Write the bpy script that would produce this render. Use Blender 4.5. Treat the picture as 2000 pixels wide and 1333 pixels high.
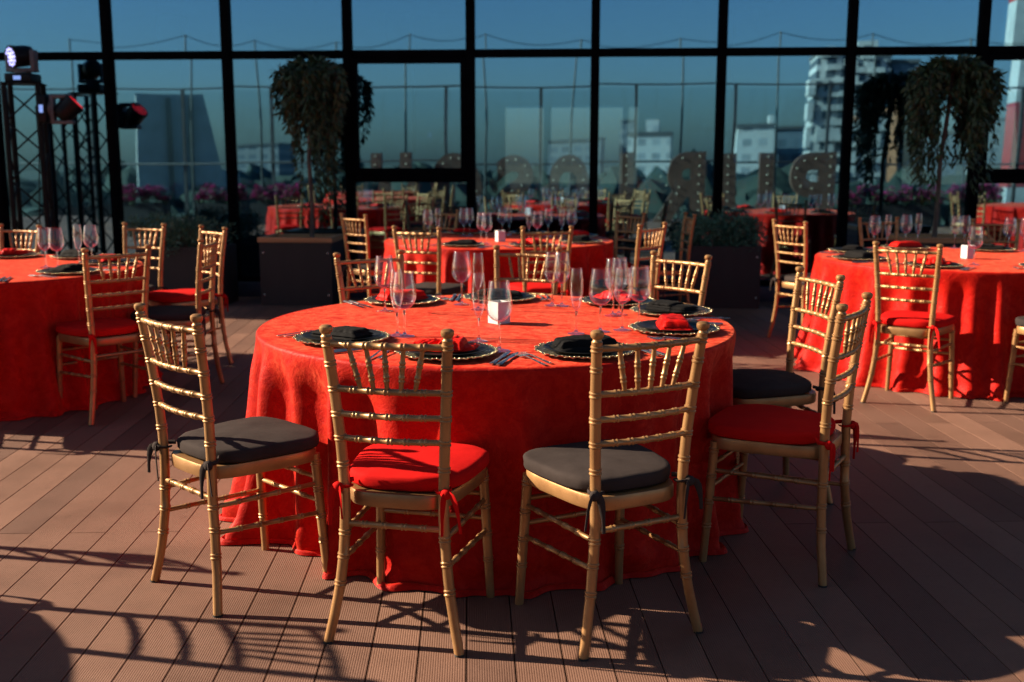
import bpy, bmesh, math, random
from mathutils import Vector, Matrix, noise
R = math.radians
PI = math.pi
sc = bpy.context.scene
for o in list(bpy.data.objects):
    bpy.data.objects.remove(o, do_unlink=True)
C = sc.collection

# ------------------------------------------------------------------ camera
cd = bpy.data.cameras.new('camera')
cam = bpy.data.objects.new('camera', cd)
C.objects.link(cam)
sc.camera = cam
fw = Vector((0.03813, 0.98514, -0.16750))
rt = Vector((0.99925, -0.03869, 0.00073))
up = rt.cross(fw).normalized()
rt = fw.cross(up).normalized()
M = Matrix((rt, up, -fw)).transposed().to_4x4()
M.translation = (0, 0, 1.362)
cam.matrix_world = M
cd.sensor_width = 36
cd.lens = 37.35
cd.clip_start = 0.05
cd.clip_end = 6000
cd.dof.use_dof = True
cd.dof.focus_distance = 3.25
cd.dof.aperture_fstop = 3.2

# ------------------------------------------------------------------ world, sun, exposure
SUN_EL = 25.5
SUN_ROT = -75.5
w = bpy.data.worlds.new('World')
sc.world = w
w.use_nodes = True
wn = w.node_tree.nodes
sky = wn.new('ShaderNodeTexSky')
sky.sky_type = 'NISHITA'
sky.sun_disc = False
sky.sun_elevation = R(SUN_EL)
sky.sun_rotation = R(SUN_ROT)
sky.air_density = 1.0
sky.dust_density = 1.2
sky.ozone_density = 3.0
w.node_tree.links.new(sky.outputs[0], wn['Background'].inputs[0])
wn['Background'].inputs[1].default_value = 0.036

sd = bpy.data.lights.new('sun', 'SUN')
sd.energy = 5.0
sd.angle = R(0.55)
sd.color = (1.0, 0.84, 0.63)
sun = bpy.data.objects.new('sun', sd)
C.objects.link(sun)
az = R(SUN_ROT)
sdir = Vector((math.sin(az) * math.cos(R(SUN_EL)), math.cos(az) * math.cos(R(SUN_EL)), math.sin(R(SUN_EL))))
sun.rotation_euler = sdir.to_track_quat('Z', 'Y').to_euler()
sun.location = sdir * 40

sc.view_settings.view_transform = 'Standard'
sc.view_settings.look = 'None'
sc.view_settings.gamma = 1
sc.view_settings.exposure = 1.38
sc.cycles.max_bounces = 10
sc.cycles.glossy_bounces = 5
sc.cycles.transmission_bounces = 6
sc.cycles.transparent_max_bounces = 24
sc.cycles.diffuse_bounces = 3
sc.cycles.caustics_reflective = False
sc.cycles.caustics_refractive = False

# ------------------------------------------------------------------ helpers
def mat(name, base=(0.5, 0.5, 0.5), rough=0.5, metal=0.0, spec=0.5, emit=None, emit_s=0.0):
    m = bpy.data.materials.new(name)
    m.use_nodes = True
    b = m.node_tree.nodes['Principled BSDF']
    b.inputs['Base Color'].default_value = (*base, 1)
    b.inputs['Roughness'].default_value = rough
    b.inputs['Metallic'].default_value = metal
    b.inputs['Specular IOR Level'].default_value = spec
    if emit:
        b.inputs['Emission Color'].default_value = (*emit, 1)
        b.inputs['Emission Strength'].default_value = emit_s
    return m

def nd(m, t, **kw):
    n = m.node_tree.nodes.new(t)
    for k, v in kw.items():
        setattr(n, k, v)
    return n

def lk(m, a, b):
    m.node_tree.links.new(a, b)

def bsdf(m):
    return m.node_tree.nodes['Principled BSDF']

def ramp(m, fac, stops):
    r = nd(m, 'ShaderNodeValToRGB')
    e = r.color_ramp.elements
    while len(e) < len(stops):
        e.new(0.5)
    for i, (p, c) in enumerate(stops):
        e[i].position = p
        e[i].color = (*c, 1)
    lk(m, fac, r.inputs[0])
    return r

def noise_tex(m, scale, detail=4, rough=0.55, coord='Object', vec=None, stretch=None):
    n = nd(m, 'ShaderNodeTexNoise')
    n.inputs['Scale'].default_value = scale
    n.inputs['Detail'].default_value = detail
    n.inputs['Roughness'].default_value = rough
    if vec is None:
        t = nd(m, 'ShaderNodeTexCoord')
        vec = t.outputs[coord]
    if stretch:
        mp = nd(m, 'ShaderNodeMapping')
        mp.inputs['Scale'].default_value = stretch
        lk(m, vec, mp.inputs[0])
        vec = mp.outputs[0]
    lk(m, vec, n.inputs['Vector'])
    return n

def vary(m, scale, c0, c1, lo=0.35, hi=0.65, rough=None, bump=0.0, bscale=None, stretch=None, detail=4):
    n = noise_tex(m, scale, detail, stretch=stretch)
    r = ramp(m, n.outputs['Fac'], [(lo, c0), (hi, c1)])
    lk(m, r.outputs[0], bsdf(m).inputs['Base Color'])
    if rough:
        mr = nd(m, 'ShaderNodeMapRange')
        mr.inputs[3].default_value, mr.inputs[4].default_value = rough
        lk(m, n.outputs['Fac'], mr.inputs[0])
        lk(m, mr.outputs[0], bsdf(m).inputs['Roughness'])
    if bump:
        n2 = noise_tex(m, bscale or scale * 6, 3, stretch=stretch)
        b = nd(m, 'ShaderNodeBump')
        b.inputs['Strength'].default_value = bump
        b.inputs['Distance'].default_value = 0.01
        lk(m, n2.outputs['Fac'], b.inputs['Height'])
        lk(m, b.outputs[0], bsdf(m).inputs['Normal'])
    return m

def link_mesh(name, bm, m, parent=None, smooth=True, recalc=True):
    if recalc:
        bmesh.ops.recalc_face_normals(bm, faces=bm.faces)
    me = bpy.data.meshes.new(name)
    bm.to_mesh(me)
    bm.free()
    if smooth:
        me.polygons.foreach_set('use_smooth', [True] * len(me.polygons))
        me.set_sharp_from_angle(angle=R(42))
    for mm in (m if isinstance(m, (list, tuple)) else [m]):
        me.materials.append(mm)
    o = bpy.data.objects.new(name, me)
    C.objects.link(o)
    if parent:
        o.parent = parent
    return o

def tag(o, label=None, cat=None, group=None, kind=None):
    if label: o['label'] = label
    if cat: o['category'] = cat
    if group: o['group'] = group
    if kind: o['kind'] = kind
    return o

def thing(name, label, cat, loc=(0, 0, 0), rz=0.0, group=None):
    o = bpy.data.objects.new(name, None)
    o.empty_display_size = 0.1
    C.objects.link(o)
    o.location = loc
    o.rotation_euler = (0, 0, rz)
    return tag(o, label, cat, group)

def dup(root, loc, rz, label=None, group=None, mats=None):
    """copy a thing with its parts and sub-parts"""
    def cp(o, parent):
        c = o.copy()
        C.objects.link(c)
        c.parent = parent
        for ch in list(o.children):
            cp(ch, c)
        return c
    c = root.copy()
    C.objects.link(c)
    c.location = loc
    c.rotation_euler = (0, 0, rz)
    for ch in list(root.children):
        cp(ch, c)
    if label: c['label'] = label
    if group: c['group'] = group
    return c

def box(bm, x0, x1, y0, y1, z0, z1, mtx=None):
    r = bmesh.ops.create_cube(bm, size=1)
    vs = r['verts']
    for v in vs:
        v.co = Vector((x0 + (v.co.x + .5) * (x1 - x0), y0 + (v.co.y + .5) * (y1 - y0), z0 + (v.co.z + .5) * (z1 - z0)))
        if mtx: v.co = mtx @ v.co
    return vs

def bevel_all(bm, w, seg=2):
    bmesh.ops.bevel(bm, geom=list(bm.edges), offset=w, segments=seg, affect='EDGES', profile=.5)

def boxo(name, dims, m, parent=None, bev=0.0, seg=2):
    bm = bmesh.new()
    box(bm, *dims)
    if bev: bevel_all(bm, bev, seg)
    return link_mesh(name, bm, m, parent)

def sweep(bm, pts, radii, seg=10, caps=True):
    """tube through 3D points with a radius at each"""
    pts = [Vector(p) for p in pts]
    rings = []
    ref = None
    for i, p in enumerate(pts):
        a = pts[max(i - 1, 0)]
        b = pts[min(i + 1, len(pts) - 1)]
        t = (b - a).normalized()
        if ref is None:
            ref = Vector((1, 0, 0)) if abs(t.x) < .8 else Vector((0, 1, 0))
        n = (ref - t * ref.dot(t)).normalized()
        ref = n
        bn = t.cross(n)
        rr = radii[i] if isinstance(radii, (list, tuple)) else radii
        if isinstance(rr, (list, tuple)): ra, rb = rr
        else: ra = rb = rr
        rings.append([bm.verts.new(p + n * (ra * math.cos(2 * PI * k / seg)) + bn * (rb * math.sin(2 * PI * k / seg))) for k in range(seg)])
    for i in range(len(rings) - 1):
        for k in range(seg):
            bm.faces.new((rings[i][k], rings[i][(k + 1) % seg], rings[i + 1][(k + 1) % seg], rings[i + 1][k]))
    if caps:
        bm.faces.new(rings[0][::-1])
        bm.faces.new(rings[-1])
    return rings

BEAD = [(-.0095, 0), (-.0072, .0026), (-.0040, .0026), (-.0014, .0), (.0014, .0), (.0040, .0026), (.0072, .0026), (.0095, 0)]
def turned(bm, f, L, rad, beads, seg=12, bead_h=1.0, n=8, ends=None):
    """turned pole: f(s) centre line, rad(s) radius, beads = list of double-ring positions"""
    st = [(L * i / n, 0) for i in range(n + 1)]
    for b in beads:
        st = [q for q in st if abs(q[0] - b) > .012]
        st += [(b + d, h * bead_h) for d, h in BEAD]
    st = sorted(q for q in st if -1e-6 <= q[0] <= L + 1e-6)
    sweep(bm, [f(s) for s, h in st], [rad(s) + h for s, h in st], seg)

def lathe(bm, prof, seg=24, off=(0, 0, 0)):
    rings = []
    for r, z in prof:
        if r < 1e-6:
            rings.append([bm.verts.new(Vector((0, 0, z)) + Vector(off))])
        else:
            rings.append([bm.verts.new(Vector((r * math.cos(2 * PI * k / seg), r * math.sin(2 * PI * k / seg), z)) + Vector(off)) for k in range(seg)])
    for a, b in zip(rings, rings[1:]):
        for k in range(seg):
            k2 = (k + 1) % seg
            if len(a) == 1 and len(b) == 1: continue
            if len(a) == 1: bm.faces.new((a[0], b[k2], b[k]))
            elif len(b) == 1: bm.faces.new((a[k], a[k2], b[0]))
            else: bm.faces.new((a[k], a[k2], b[k2], b[k]))

def lerp(a, b, t): return a + (b - a) * t
def sstep(t):
    t = max(0, min(1, t))
    return t * t * (3 - 2 * t)
def curve_at(keys, z):
    for (z0, v0), (z1, v1) in zip(keys, keys[1:]):
        if z <= z1 or (z1, v1) == keys[-1]:
            return lerp(v0, v1, max(0, min(1, (z - z0) / (z1 - z0))))

# ------------------------------------------------------------------ materials
GOLD = mat('gold_paint', (.36, .20, .06), .38, .52)
_n = noise_tex(GOLD, 9, 5)
_r = ramp(GOLD, _n.outputs['Fac'], [(.3, (.32, .160, .062)), (.55, (.42, .222, .088)), (.75, (.49, .27, .115))])
_oi = nd(GOLD, 'ShaderNodeObjectInfo')
_ov = nd(GOLD, 'ShaderNodeMapRange'); _ov.inputs[3].default_value = .86; _ov.inputs[4].default_value = 1.1
lk(GOLD, _oi.outputs['Random'], _ov.inputs[0])
_hs = nd(GOLD, 'ShaderNodeHueSaturation'); lk(GOLD, _ov.outputs[0], _hs.inputs['Value']); lk(GOLD, _r.outputs[0], _hs.inputs['Color'])
_sf = noise_tex(GOLD, 130, 4, .8); _sfr = ramp(GOLD, _sf.outputs['Fac'], [(.62, (0, 0, 0)), (.72, (1, 1, 1))])
_smx = nd(GOLD, 'ShaderNodeMix', data_type='RGBA'); lk(GOLD, _sfr.outputs[0], _smx.inputs[0]); lk(GOLD, _hs.outputs[0], _smx.inputs[6]); _smx.inputs[7].default_value = (.20, .11, .05, 1)
lk(GOLD, _smx.outputs[2], bsdf(GOLD).inputs['Base Color'])
_n2 = noise_tex(GOLD, 60, 3, stretch=(1, 1, .25))
_mr = nd(GOLD, 'ShaderNodeMapRange'); _mr.inputs[3].default_value = .30; _mr.inputs[4].default_value = .5
lk(GOLD, _n2.outputs['Fac'], _mr.inputs[0]); lk(GOLD, _mr.outputs[0], bsdf(GOLD).inputs['Roughness'])
_b = nd(GOLD, 'ShaderNodeBump'); _b.inputs['Strength'].default_value = .12; _b.inputs['Distance'].default_value = .004
lk(GOLD, _n2.outputs['Fac'], _b.inputs['Height']); lk(GOLD, _b.outputs[0], bsdf(GOLD).inputs['Normal'])

def fabric(name, c0, c1, rough=.85, sheen=.3, tint=(1, 1, 1), wv=700, bump=.25, scale=7):
    m = mat(name, c0, rough)
    b = bsdf(m)
    b.inputs['Sheen Weight'].default_value = sheen * .3
    b.inputs['Sheen Roughness'].default_value = .4
    b.inputs['Specular IOR Level'].default_value = .06
    b.inputs['Sheen Tint'].default_value = (*tint, 1)
    n = noise_tex(m, scale, 6, .65)
    r = ramp(m, n.outputs['Fac'], [(.32, c0), (.68, c1)])
    lk(m, r.outputs[0], b.inputs['Base Color'])
    n2 = noise_tex(m, wv, 2)
    n3 = noise_tex(m, 14, 3)
    mx = nd(m, 'ShaderNodeMath', operation='MULTIPLY_ADD')
    lk(m, n3.outputs['Fac'], mx.inputs[0]); mx.inputs[1].default_value = 4.0
    lk(m, n2.outputs['Fac'], mx.inputs[2])
    bp = nd(m, 'ShaderNodeBump'); bp.inputs['Strength'].default_value = bump; bp.inputs['Distance'].default_value = .0025
    lk(m, mx.outputs[0], bp.inputs['Height']); lk(m, bp.outputs[0], b.inputs['Normal'])
    return m

BLACKF = fabric('black_cushion_cloth', (.036, .027, .025), (.052, .040, .037), .9, .0)
REDF = fabric('red_cushion_cloth', (.50, .006, .006), (.60, .010, .008), .85, .0, (1, .3, .25))
BLACKN = fabric('black_napkin_cloth', (.006, .0055, .006), (.012, .011, .011), .8, .05)
REDN = fabric('red_napkin_satin', (.58, .006, .005), (.74, .014, .008), .45, .1, (1, .4, .3))

# crushed velvet tablecloth
VELVET = mat('red_velvet', (.66, .02, .014), .62)
bv = bsdf(VELVET)
bv.inputs['Sheen Weight'].default_value = .5
bv.inputs['Sheen Roughness'].default_value = .45
bv.inputs['Sheen Tint'].default_value = (1, .20, .10, 1)
bv.inputs['Specular IOR Level'].default_value = .1
_w = noise_tex(VELVET, 3.2, 5, .6)
_mp = nd(VELVET, 'ShaderNodeVectorMath', operation='MULTIPLY_ADD')
_tc = nd(VELVET, 'ShaderNodeTexCoord')
lk(VELVET, _w.outputs['Color'], _mp.inputs[0]); _mp.inputs[1].default_value = (.35, .35, .35); lk(VELVET, _tc.outputs['Object'], _mp.inputs[2])
_v = noise_tex(VELVET, 27, 6, .7, vec=_mp.outputs[0], stretch=(.7, 1.3, .8))
_vr = ramp(VELVET, _v.outputs['Fac'], [(.36, (.40, .004, .0025)), (.50, (.47, .007, .0035)), (.66, (.55, .014, .006))])
lk(VELVET, _vr.outputs[0], bv.inputs['Base Color'])
_rm = nd(VELVET, 'ShaderNodeMapRange'); _rm.inputs[1].default_value = .3; _rm.inputs[2].default_value = .7; _rm.inputs[3].default_value = .68; _rm.inputs[4].default_value = .40
lk(VELVET, _v.outputs['Fac'], _rm.inputs[0]); lk(VELVET, _rm.outputs[0], bv.inputs['Roughness'])
_sw = nd(VELVET, 'ShaderNodeMapRange'); _sw.inputs[1].default_value = .38; _sw.inputs[2].default_value = .64; _sw.inputs[3].default_value = .12; _sw.inputs[4].default_value = .85
lk(VELVET, _v.outputs['Fac'], _sw.inputs[0]); lk(VELVET, _sw.outputs[0], bv.inputs['Sheen Weight'])
_vb = nd(VELVET, 'ShaderNodeBump'); _vb.inputs['Strength'].default_value = .6; _vb.inputs['Distance'].default_value = .007
lk(VELVET, _v.outputs['Fac'], _vb.inputs['Height']); lk(VELVET, _vb.outputs[0], bv.inputs['Normal'])

PLATE = mat('black_stoneware', (.012, .012, .014), .42)
vary(PLATE, 30, (.006, .006, .006), (.012, .012, .012), rough=(.34, .5))
bsdf(PLATE).inputs['Specular IOR Level'].default_value = .25
CHARGER = mat('gold_glass_charger', (.55, .44, .24), .22, .85)
vary(CHARGER, 60, (.40, .32, .17), (.68, .56, .33), rough=(.15, .34), bump=.3, bscale=120)
STEEL = mat('polished_steel', (.62, .60, .57), .16, 1.0)
vary(STEEL, 40, (.55, .50, .44), (.70, .65, .58), rough=(.2, .34))
WHITECARD = mat('white_card', (.6, .58, .58), .7)
vary(WHITECARD, 25, (.55, .53, .53), (.62, .6, .6))

# thin drinking glass: clear wall with a fresnel sheen
CLEAR = bpy.data.materials.new('clear_glass'); CLEAR.use_nodes = True
_nt = CLEAR.node_tree; _nt.nodes.remove(_nt.nodes['Principled BSDF'])
_out = _nt.nodes['Material Output']
_tr = nd(CLEAR, 'ShaderNodeBsdfTransparent'); _tr.inputs[0].default_value = (.985, .988, .99, 1)
_gl = nd(CLEAR, 'ShaderNodeBsdfGlossy'); _gl.inputs['Roughness'].default_value = .02; _gl.inputs[0].default_value = (1, 1, 1, 1)
_lf = nd(CLEAR, 'ShaderNodeLayerWeight'); _lf.inputs[0].default_value = .5
_lp = nd(CLEAR, 'ShaderNodeMath', operation='POWER'); lk(CLEAR, _lf.outputs['Facing'], _lp.inputs[0]); _lp.inputs[1].default_value = 2.3
_lw = nd(CLEAR, 'ShaderNodeMath', operation='MULTIPLY_ADD'); lk(CLEAR, _lp.outputs[0], _lw.inputs[0]); _lw.inputs[1].default_value = .75; _lw.inputs[2].default_value = .035
_mx = nd(CLEAR, 'ShaderNodeMixShader')
lk(CLEAR, _lw.outputs[0], _mx.inputs[0]); lk(CLEAR, _tr.outputs[0], _mx.inputs[1]); lk(CLEAR, _gl.outputs[0], _mx.inputs[2]); lk(CLEAR, _mx.outputs[0], _out.inputs[0])

STEMG = mat('stem_glass', (1, 1, 1), .0, spec=.5)
bsdf(STEMG).inputs['Transmission Weight'].default_value = 1
bsdf(STEMG).inputs['IOR'].default_value = 1.45
_sr2 = noise_tex(STEMG, 20, 2); _sq = ramp(STEMG, _sr2.outputs['Fac'], [(.3, (.96, .97, .97)), (.7, (1, 1, 1))]); lk(STEMG, _sq.outputs[0], bsdf(STEMG).inputs['Base Color'])
def pane_material(name, tint_r, tint_t, fac):
    m = bpy.data.materials.new(name); m.use_nodes = True
    nt = m.node_tree; nt.nodes.remove(nt.nodes['Principled BSDF']); out = nt.nodes['Material Output']
    tr = nd(m, 'ShaderNodeBsdfTransparent'); tr.inputs[0].default_value = (*tint_t, 1)
    gl = nd(m, 'ShaderNodeBsdfGlossy'); gl.inputs['Roughness'].default_value = .004; gl.inputs[0].default_value = (*tint_r, 1)
    n = noise_tex(m, .55, 1, .3)
    bp = nd(m, 'ShaderNodeBump'); bp.inputs['Strength'].default_value = .05; bp.inputs['Distance'].default_value = .12
    lk(m, n.outputs['Fac'], bp.inputs['Height']); lk(m, bp.outputs[0], gl.inputs['Normal'])
    mx = nd(m, 'ShaderNodeMixShader'); mx.inputs[0].default_value = fac
    lk(m, tr.outputs[0], mx.inputs[1]); lk(m, gl.outputs[0], mx.inputs[2]); lk(m, mx.outputs[0], out.inputs[0])
    return m
PANE = pane_material('tinted_reflective_glass', (.36, .72, .98), (.84, 1.0, 1.0), .56)
RAILGLASS = pane_material('balustrade_glass', (.5, .55, .56), (.95, .97, .97), .08)

FRAME = mat('black_aluminium', (.004, .005, .007), .45, .05)
vary(FRAME, 8, (.0016, .002, .0028), (.003, .0036, .0046), rough=(.6, .72))
bsdf(FRAME).inputs['Specular IOR Level'].default_value = .02
CURB = mat('navy_sill', (.012, .024, .045), .5)
vary(CURB, 6, (.010, .02, .038), (.016, .03, .055))
PLANTERM = mat('dark_planter_panel', (.014, .011, .011), .6)
vary(PLANTERM, 12, (.010, .008, .008), (.02, .015, .014), rough=(.5, .75), stretch=(1, 1, .2))
WOODRIM = mat('planter_wood_rim', (.30, .14, .06), .6)
vary(WOODRIM, 14, (.34, .16, .06), (.52, .26, .11), stretch=(.2, 4, 4))
SOIL = mat('soil', (.03, .02, .014), .95)
vary(SOIL, 60, (.02, .013, .009), (.05, .034, .024), bump=.8, bscale=90)
BARK = mat('bark', (.10, .075, .055), .9)
vary(BARK, 25, (.06, .045, .035), (.15, .115, .09), bump=.6, bscale=50, stretch=(1, 1, .2))

TWIG = mat('twig', (.03, .025, .018), .9)
vary(TWIG, 40, (.02, .017, .012), (.045, .038, .026))
def leaf_material(name, cols, rough=.55):
    m = mat(name, cols[0], rough)
    g = nd(m, 'ShaderNodeNewGeometry')
    r = ramp(m, g.outputs['Random Per Island'], [(i / (len(cols) - 1), c) for i, c in enumerate(cols)])
    lk(m, r.outputs[0], bsdf(m).inputs['Base Color'])
    return m
WEEP = leaf_material('weeping_leaf', [(.010, .026, .008), (.020, .046, .013), (.034, .066, .018), (.06, .078, .022)])
JUNIPER = leaf_material('juniper_leaf', [(.030, .085, .050), (.060, .140, .080), (.095, .18, .10), (.07, .15, .09)])
PETUNIA = leaf_material('petunia_petal', [(.55, .06, .26), (.62, .10, .34), (.45, .04, .20), (.68, .16, .40)])
GREENL = leaf_material('green_leaf', [(.02, .05, .015), (.04, .08, .02), (.06, .10, .03)])
BLACKM = mat('black_truss_paint', (.012, .012, .013), .42, .1)
bsdf(BLACKM).inputs['Specular IOR Level'].default_value = .15
vary(BLACKM, 15, (.004, .004, .0045), (.008, .008, .009), rough=(.33, .5))
BLACKP = mat('black_plastic', (.012, .012, .014), .38)
vary(BLACKP, 40, (.004, .004, .005), (.008, .008, .009), rough=(.34, .5))
bsdf(BLACKP).inputs['Specular IOR Level'].default_value = .2
GREYP = mat('grey_plastic', (.16, .15, .15), .5)
vary(GREYP, 20, (.09, .09, .092), (.13, .13, .132))
LEDB = mat('blue_white_led', (.5, .5, .8), .3, emit=(.42, .42, 1.0), emit_s=.9)
vary(LEDB, 30, (.4, .4, .8), (.6, .6, .9))
LEDR = mat('red_led', (.5, .01, .01), .3, emit=(1, .015, .02), emit_s=.28)
vary(LEDR, 30, (.16, .005, .005), (.25, .01, .01))
SCREEN = mat('lamp_display', (.2, .25, .4), .3, emit=(.25, .4, .9), emit_s=.35)
vary(SCREEN, 60, (.1, .2, .4), (.3, .35, .5))
RUBBER = mat('rubber_foot', (.02, .02, .02), .8)
vary(RUBBER, 30, (.015, .015, .015), (.03, .03, .03))

# deck planks
X_SEAM, PLANK = -1.2257, 0.1340
DECK = mat('composite_plank', (.19, .088, .060), .62)
DECK.node_tree.nodes['Principled BSDF'].inputs['Specular IOR Level'].default_value = .35
_g = nd(DECK, 'ShaderNodeNewGeometry')
_tc = nd(DECK, 'ShaderNodeTexCoord')
_sx = nd(DECK, 'ShaderNodeSeparateXYZ'); lk(DECK, _tc.outputs['Object'], _sx.inputs[0])
_d1 = nd(DECK, 'ShaderNodeMath', operation='SUBTRACT'); lk(DECK, _sx.outputs[0], _d1.inputs[0]); _d1.inputs[1].default_value = X_SEAM
_rb = nd(DECK, 'ShaderNodeMath', operation='MULTIPLY'); lk(DECK, _d1.outputs[0], _rb.inputs[0]); _rb.inputs[1].default_value = 2 * PI / (PLANK / 20)
_sn = nd(DECK, 'ShaderNodeMath', operation='SINE'); lk(DECK, _rb.outputs[0], _sn.inputs[0])
_sc = nd(DECK, 'ShaderNodeMapRange'); lk(DECK, _sn.outputs[0], _sc.inputs[0]); _sc.inputs[1].default_value = -.75; _sc.inputs[2].default_value = -.1
_nn = noise_tex(DECK, 90, 3, stretch=(1, .12, 1))
_ad = nd(DECK, 'ShaderNodeMath', operation='MULTIPLY_ADD'); lk(DECK, _nn.outputs['Fac'], _ad.inputs[0]); _ad.inputs[1].default_value = .25; lk(DECK, _sc.outputs[0], _ad.inputs[2])
_bp = nd(DECK, 'ShaderNodeBump'); _bp.inputs['Strength'].default_value = .8; _bp.inputs['Distance'].default_value = .0011
lk(DECK, _ad.outputs[0], _bp.inputs['Height']); lk(DECK, _bp.outputs[0], bsdf(DECK).inputs['Normal'])
_cr = ramp(DECK, _g.outputs['Random Per Island'], [(0, (.120, .060, .041)), (.35, (.165, .082, .055)), (.7, (.188, .094, .062)), (1, (.230, .118, .080))])
_sm = noise_tex(DECK, 2.3, 6, .65)
_sr = ramp(DECK, _sm.outputs['Fac'], [(.3, (.76, .75, .74)), (.5, (1, 1, 1)), (.72, (1.14, 1.15, 1.17))])
_mm = nd(DECK, 'ShaderNodeMix', data_type='RGBA', blend_type='MULTIPLY'); _mm.inputs[0].default_value = 1
lk(DECK, _cr.outputs[0], _mm.inputs[6]); lk(DECK, _sr.outputs[0], _mm.inputs[7])
_sp = noise_tex(DECK, 38, 5, .8)
_spr = ramp(DECK, _sp.outputs['Fac'], [(.28, (.8, .8, .8)), (.45, (1, 1, 1)), (.7, (1.02, 1.02, 1.02)), (.8, (1.25, 1.26, 1.3))])
_m2 = nd(DECK, 'ShaderNodeMix', data_type='RGBA', blend_type='MULTIPLY'); _m2.inputs[0].default_value = 1
lk(DECK, _mm.outputs[2], _m2.inputs[6]); lk(DECK, _spr.outputs[0], _m2.inputs[7])
lk(DECK, _m2.outputs[2], bsdf(DECK).inputs['Base Color'])
_rr = nd(DECK, 'ShaderNodeMapRange'); _rr.inputs[3].default_value = .5; _rr.inputs[4].default_value = .75
lk(DECK, _sm.outputs['Fac'], _rr.inputs[0]); lk(DECK, _rr.outputs[0], bsdf(DECK).inputs['Roughness'])
SUBFLOOR = mat('dark_joist', (.012, .009, .008), .9)
vary(SUBFLOOR, 10, (.009, .007, .006), (.016, .012, .010))
# ------------------------------------------------------------------ building frame of reference
WA = -0.10941
WY = 10.6227
S0, DS = -3.6079, 1.2050
def wall_y(x): return WY + x * math.tan(WA)

# ------------------------------------------------------------------ deck
def build_deck():
    bm = bmesh.new()
    g = .0019
    k0, k1 = -105, 130
    for k in range(k0, k1):
        xa = X_SEAM + k * PLANK + g
        xb = X_SEAM + (k + 1) * PLANK - g
        xm = (xa + xb) / 2
        y_end = wall_y(xm) - .004
        off = 3.824 if k % 2 == 0 else 5.363
        ys = []
        y = off - 3.078 * 4
        while y < y_end:
            ys.append(y); y += 3.078
        ys = [max(q, -3.9) for q in ys if q > -7] + [y_end]
        for a, b in zip(ys, ys[1:]):
            if b - a < .05: continue
            v = [bm.verts.new(q) for q in ((xa, a + g, 0), (xb, a + g, 0), (xb, b - g, 0), (xa, b - g, 0), (xa, a + g, -.022), (xb, a + g, -.022), (xb, b - g, -.022), (xa, b - g, -.022))]
            for f in ((0, 1, 2, 3), (0, 4, 5, 1), (1, 5, 6, 2), (2, 6, 7, 3), (3, 7, 4, 0)):
                bm.faces.new([v[i] for i in f])
    o = link_mesh('deck', bm, DECK, smooth=False, recalc=False)
    tag(o, kind='structure')
    s = boxo('deck_base', (-16, 18, -4.2, 13, -.6, -.03), SUBFLOOR)
    tag(s, kind='structure')
build_deck()

# ------------------------------------------------------------------ chairs
SEAT_Z = .445
LEG_W = [(0, .1947), (.08, .178), (.17, .162), (.28, .149), (.38, .1444), (.47, .1446), (.6, .151), (.746, .1608), (.92, .173)]
LEG_Y = [(0, -.030), (.12, -.012), (.25, -.002), (.36, 0), (.47, .002), (.6, -.004), (.746, -.018), (.92, -.042)]
def leg_pt(s, z):
    return Vector((s * curve_at(LEG_W, z), curve_at(LEG_Y, z), z))

def outline(n, hw_back, hw_front, y0, y1, p=3.2):
    """rounded trapezoid outline"""
    out = []
    yc, hy = (y0 + y1) / 2, (y1 - y0) / 2
    for k in range(n):
        a = 2 * PI * k / n
        c, s = math.cos(a), math.sin(a)
        ux = math.copysign(abs(c) ** (2 / p), c)
        uy = math.copysign(abs(s) ** (2 / p), s)
        y = yc + hy * uy
        hw = lerp(hw_back, hw_front, (uy + 1) / 2)
        out.append(Vector((hw * ux, y, 0)))
    return out

def make_cushion(name, m, seed, parent):
    bm = bmesh.new()
    rnd = random.Random(seed)
    n = 56
    ol = outline(n, .166, .212, .018, .412, 3.4)
    ctr = Vector((0, .215, 0))
    rows = [(.5, .003), (.955, .003), (.985, .006), (1.003, .014), (1.006, .026), (1.003, .037), (.99, .0445), (.968, .0485), (.92, .051), (.78, .055), (.6, .058), (.35, .060)]
    rings = []
    for q, z in rows:
        ring = []
        for k, v in enumerate(ol):
            d = (v - ctr) * q + ctr
            wr = noise.noise(Vector((d.x * 14 + seed * 7, d.y * 14, z * 60))) * .0035
            wr2 = noise.noise(Vector((k * .55, seed * 3.1, z * 40))) * (.004 if .9 < q else .0015)
            dd = (d - ctr).normalized() if (d - ctr).length > 1e-5 else Vector()
            ring.append(bm.verts.new((d.x + dd.x * wr2, d.y + dd.y * wr2, SEAT_Z + z * .9 + (wr if z > .03 else 0))))
        rings.append(ring)
    for a, b in zip(rings, rings[1:]):
        for k in range(n):
            bm.faces.new((a[k], a[(k + 1) % n], b[(k + 1) % n], b[k]))
    t = bm.verts.new((0, ctr.y, SEAT_Z + .055))
    for k in range(n):
        bm.faces.new((rings[-1][k], rings[-1][(k + 1) % n], t))
    bm.faces.new(rings[0][::-1])
    return link_mesh(name, bm, m, parent)

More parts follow.
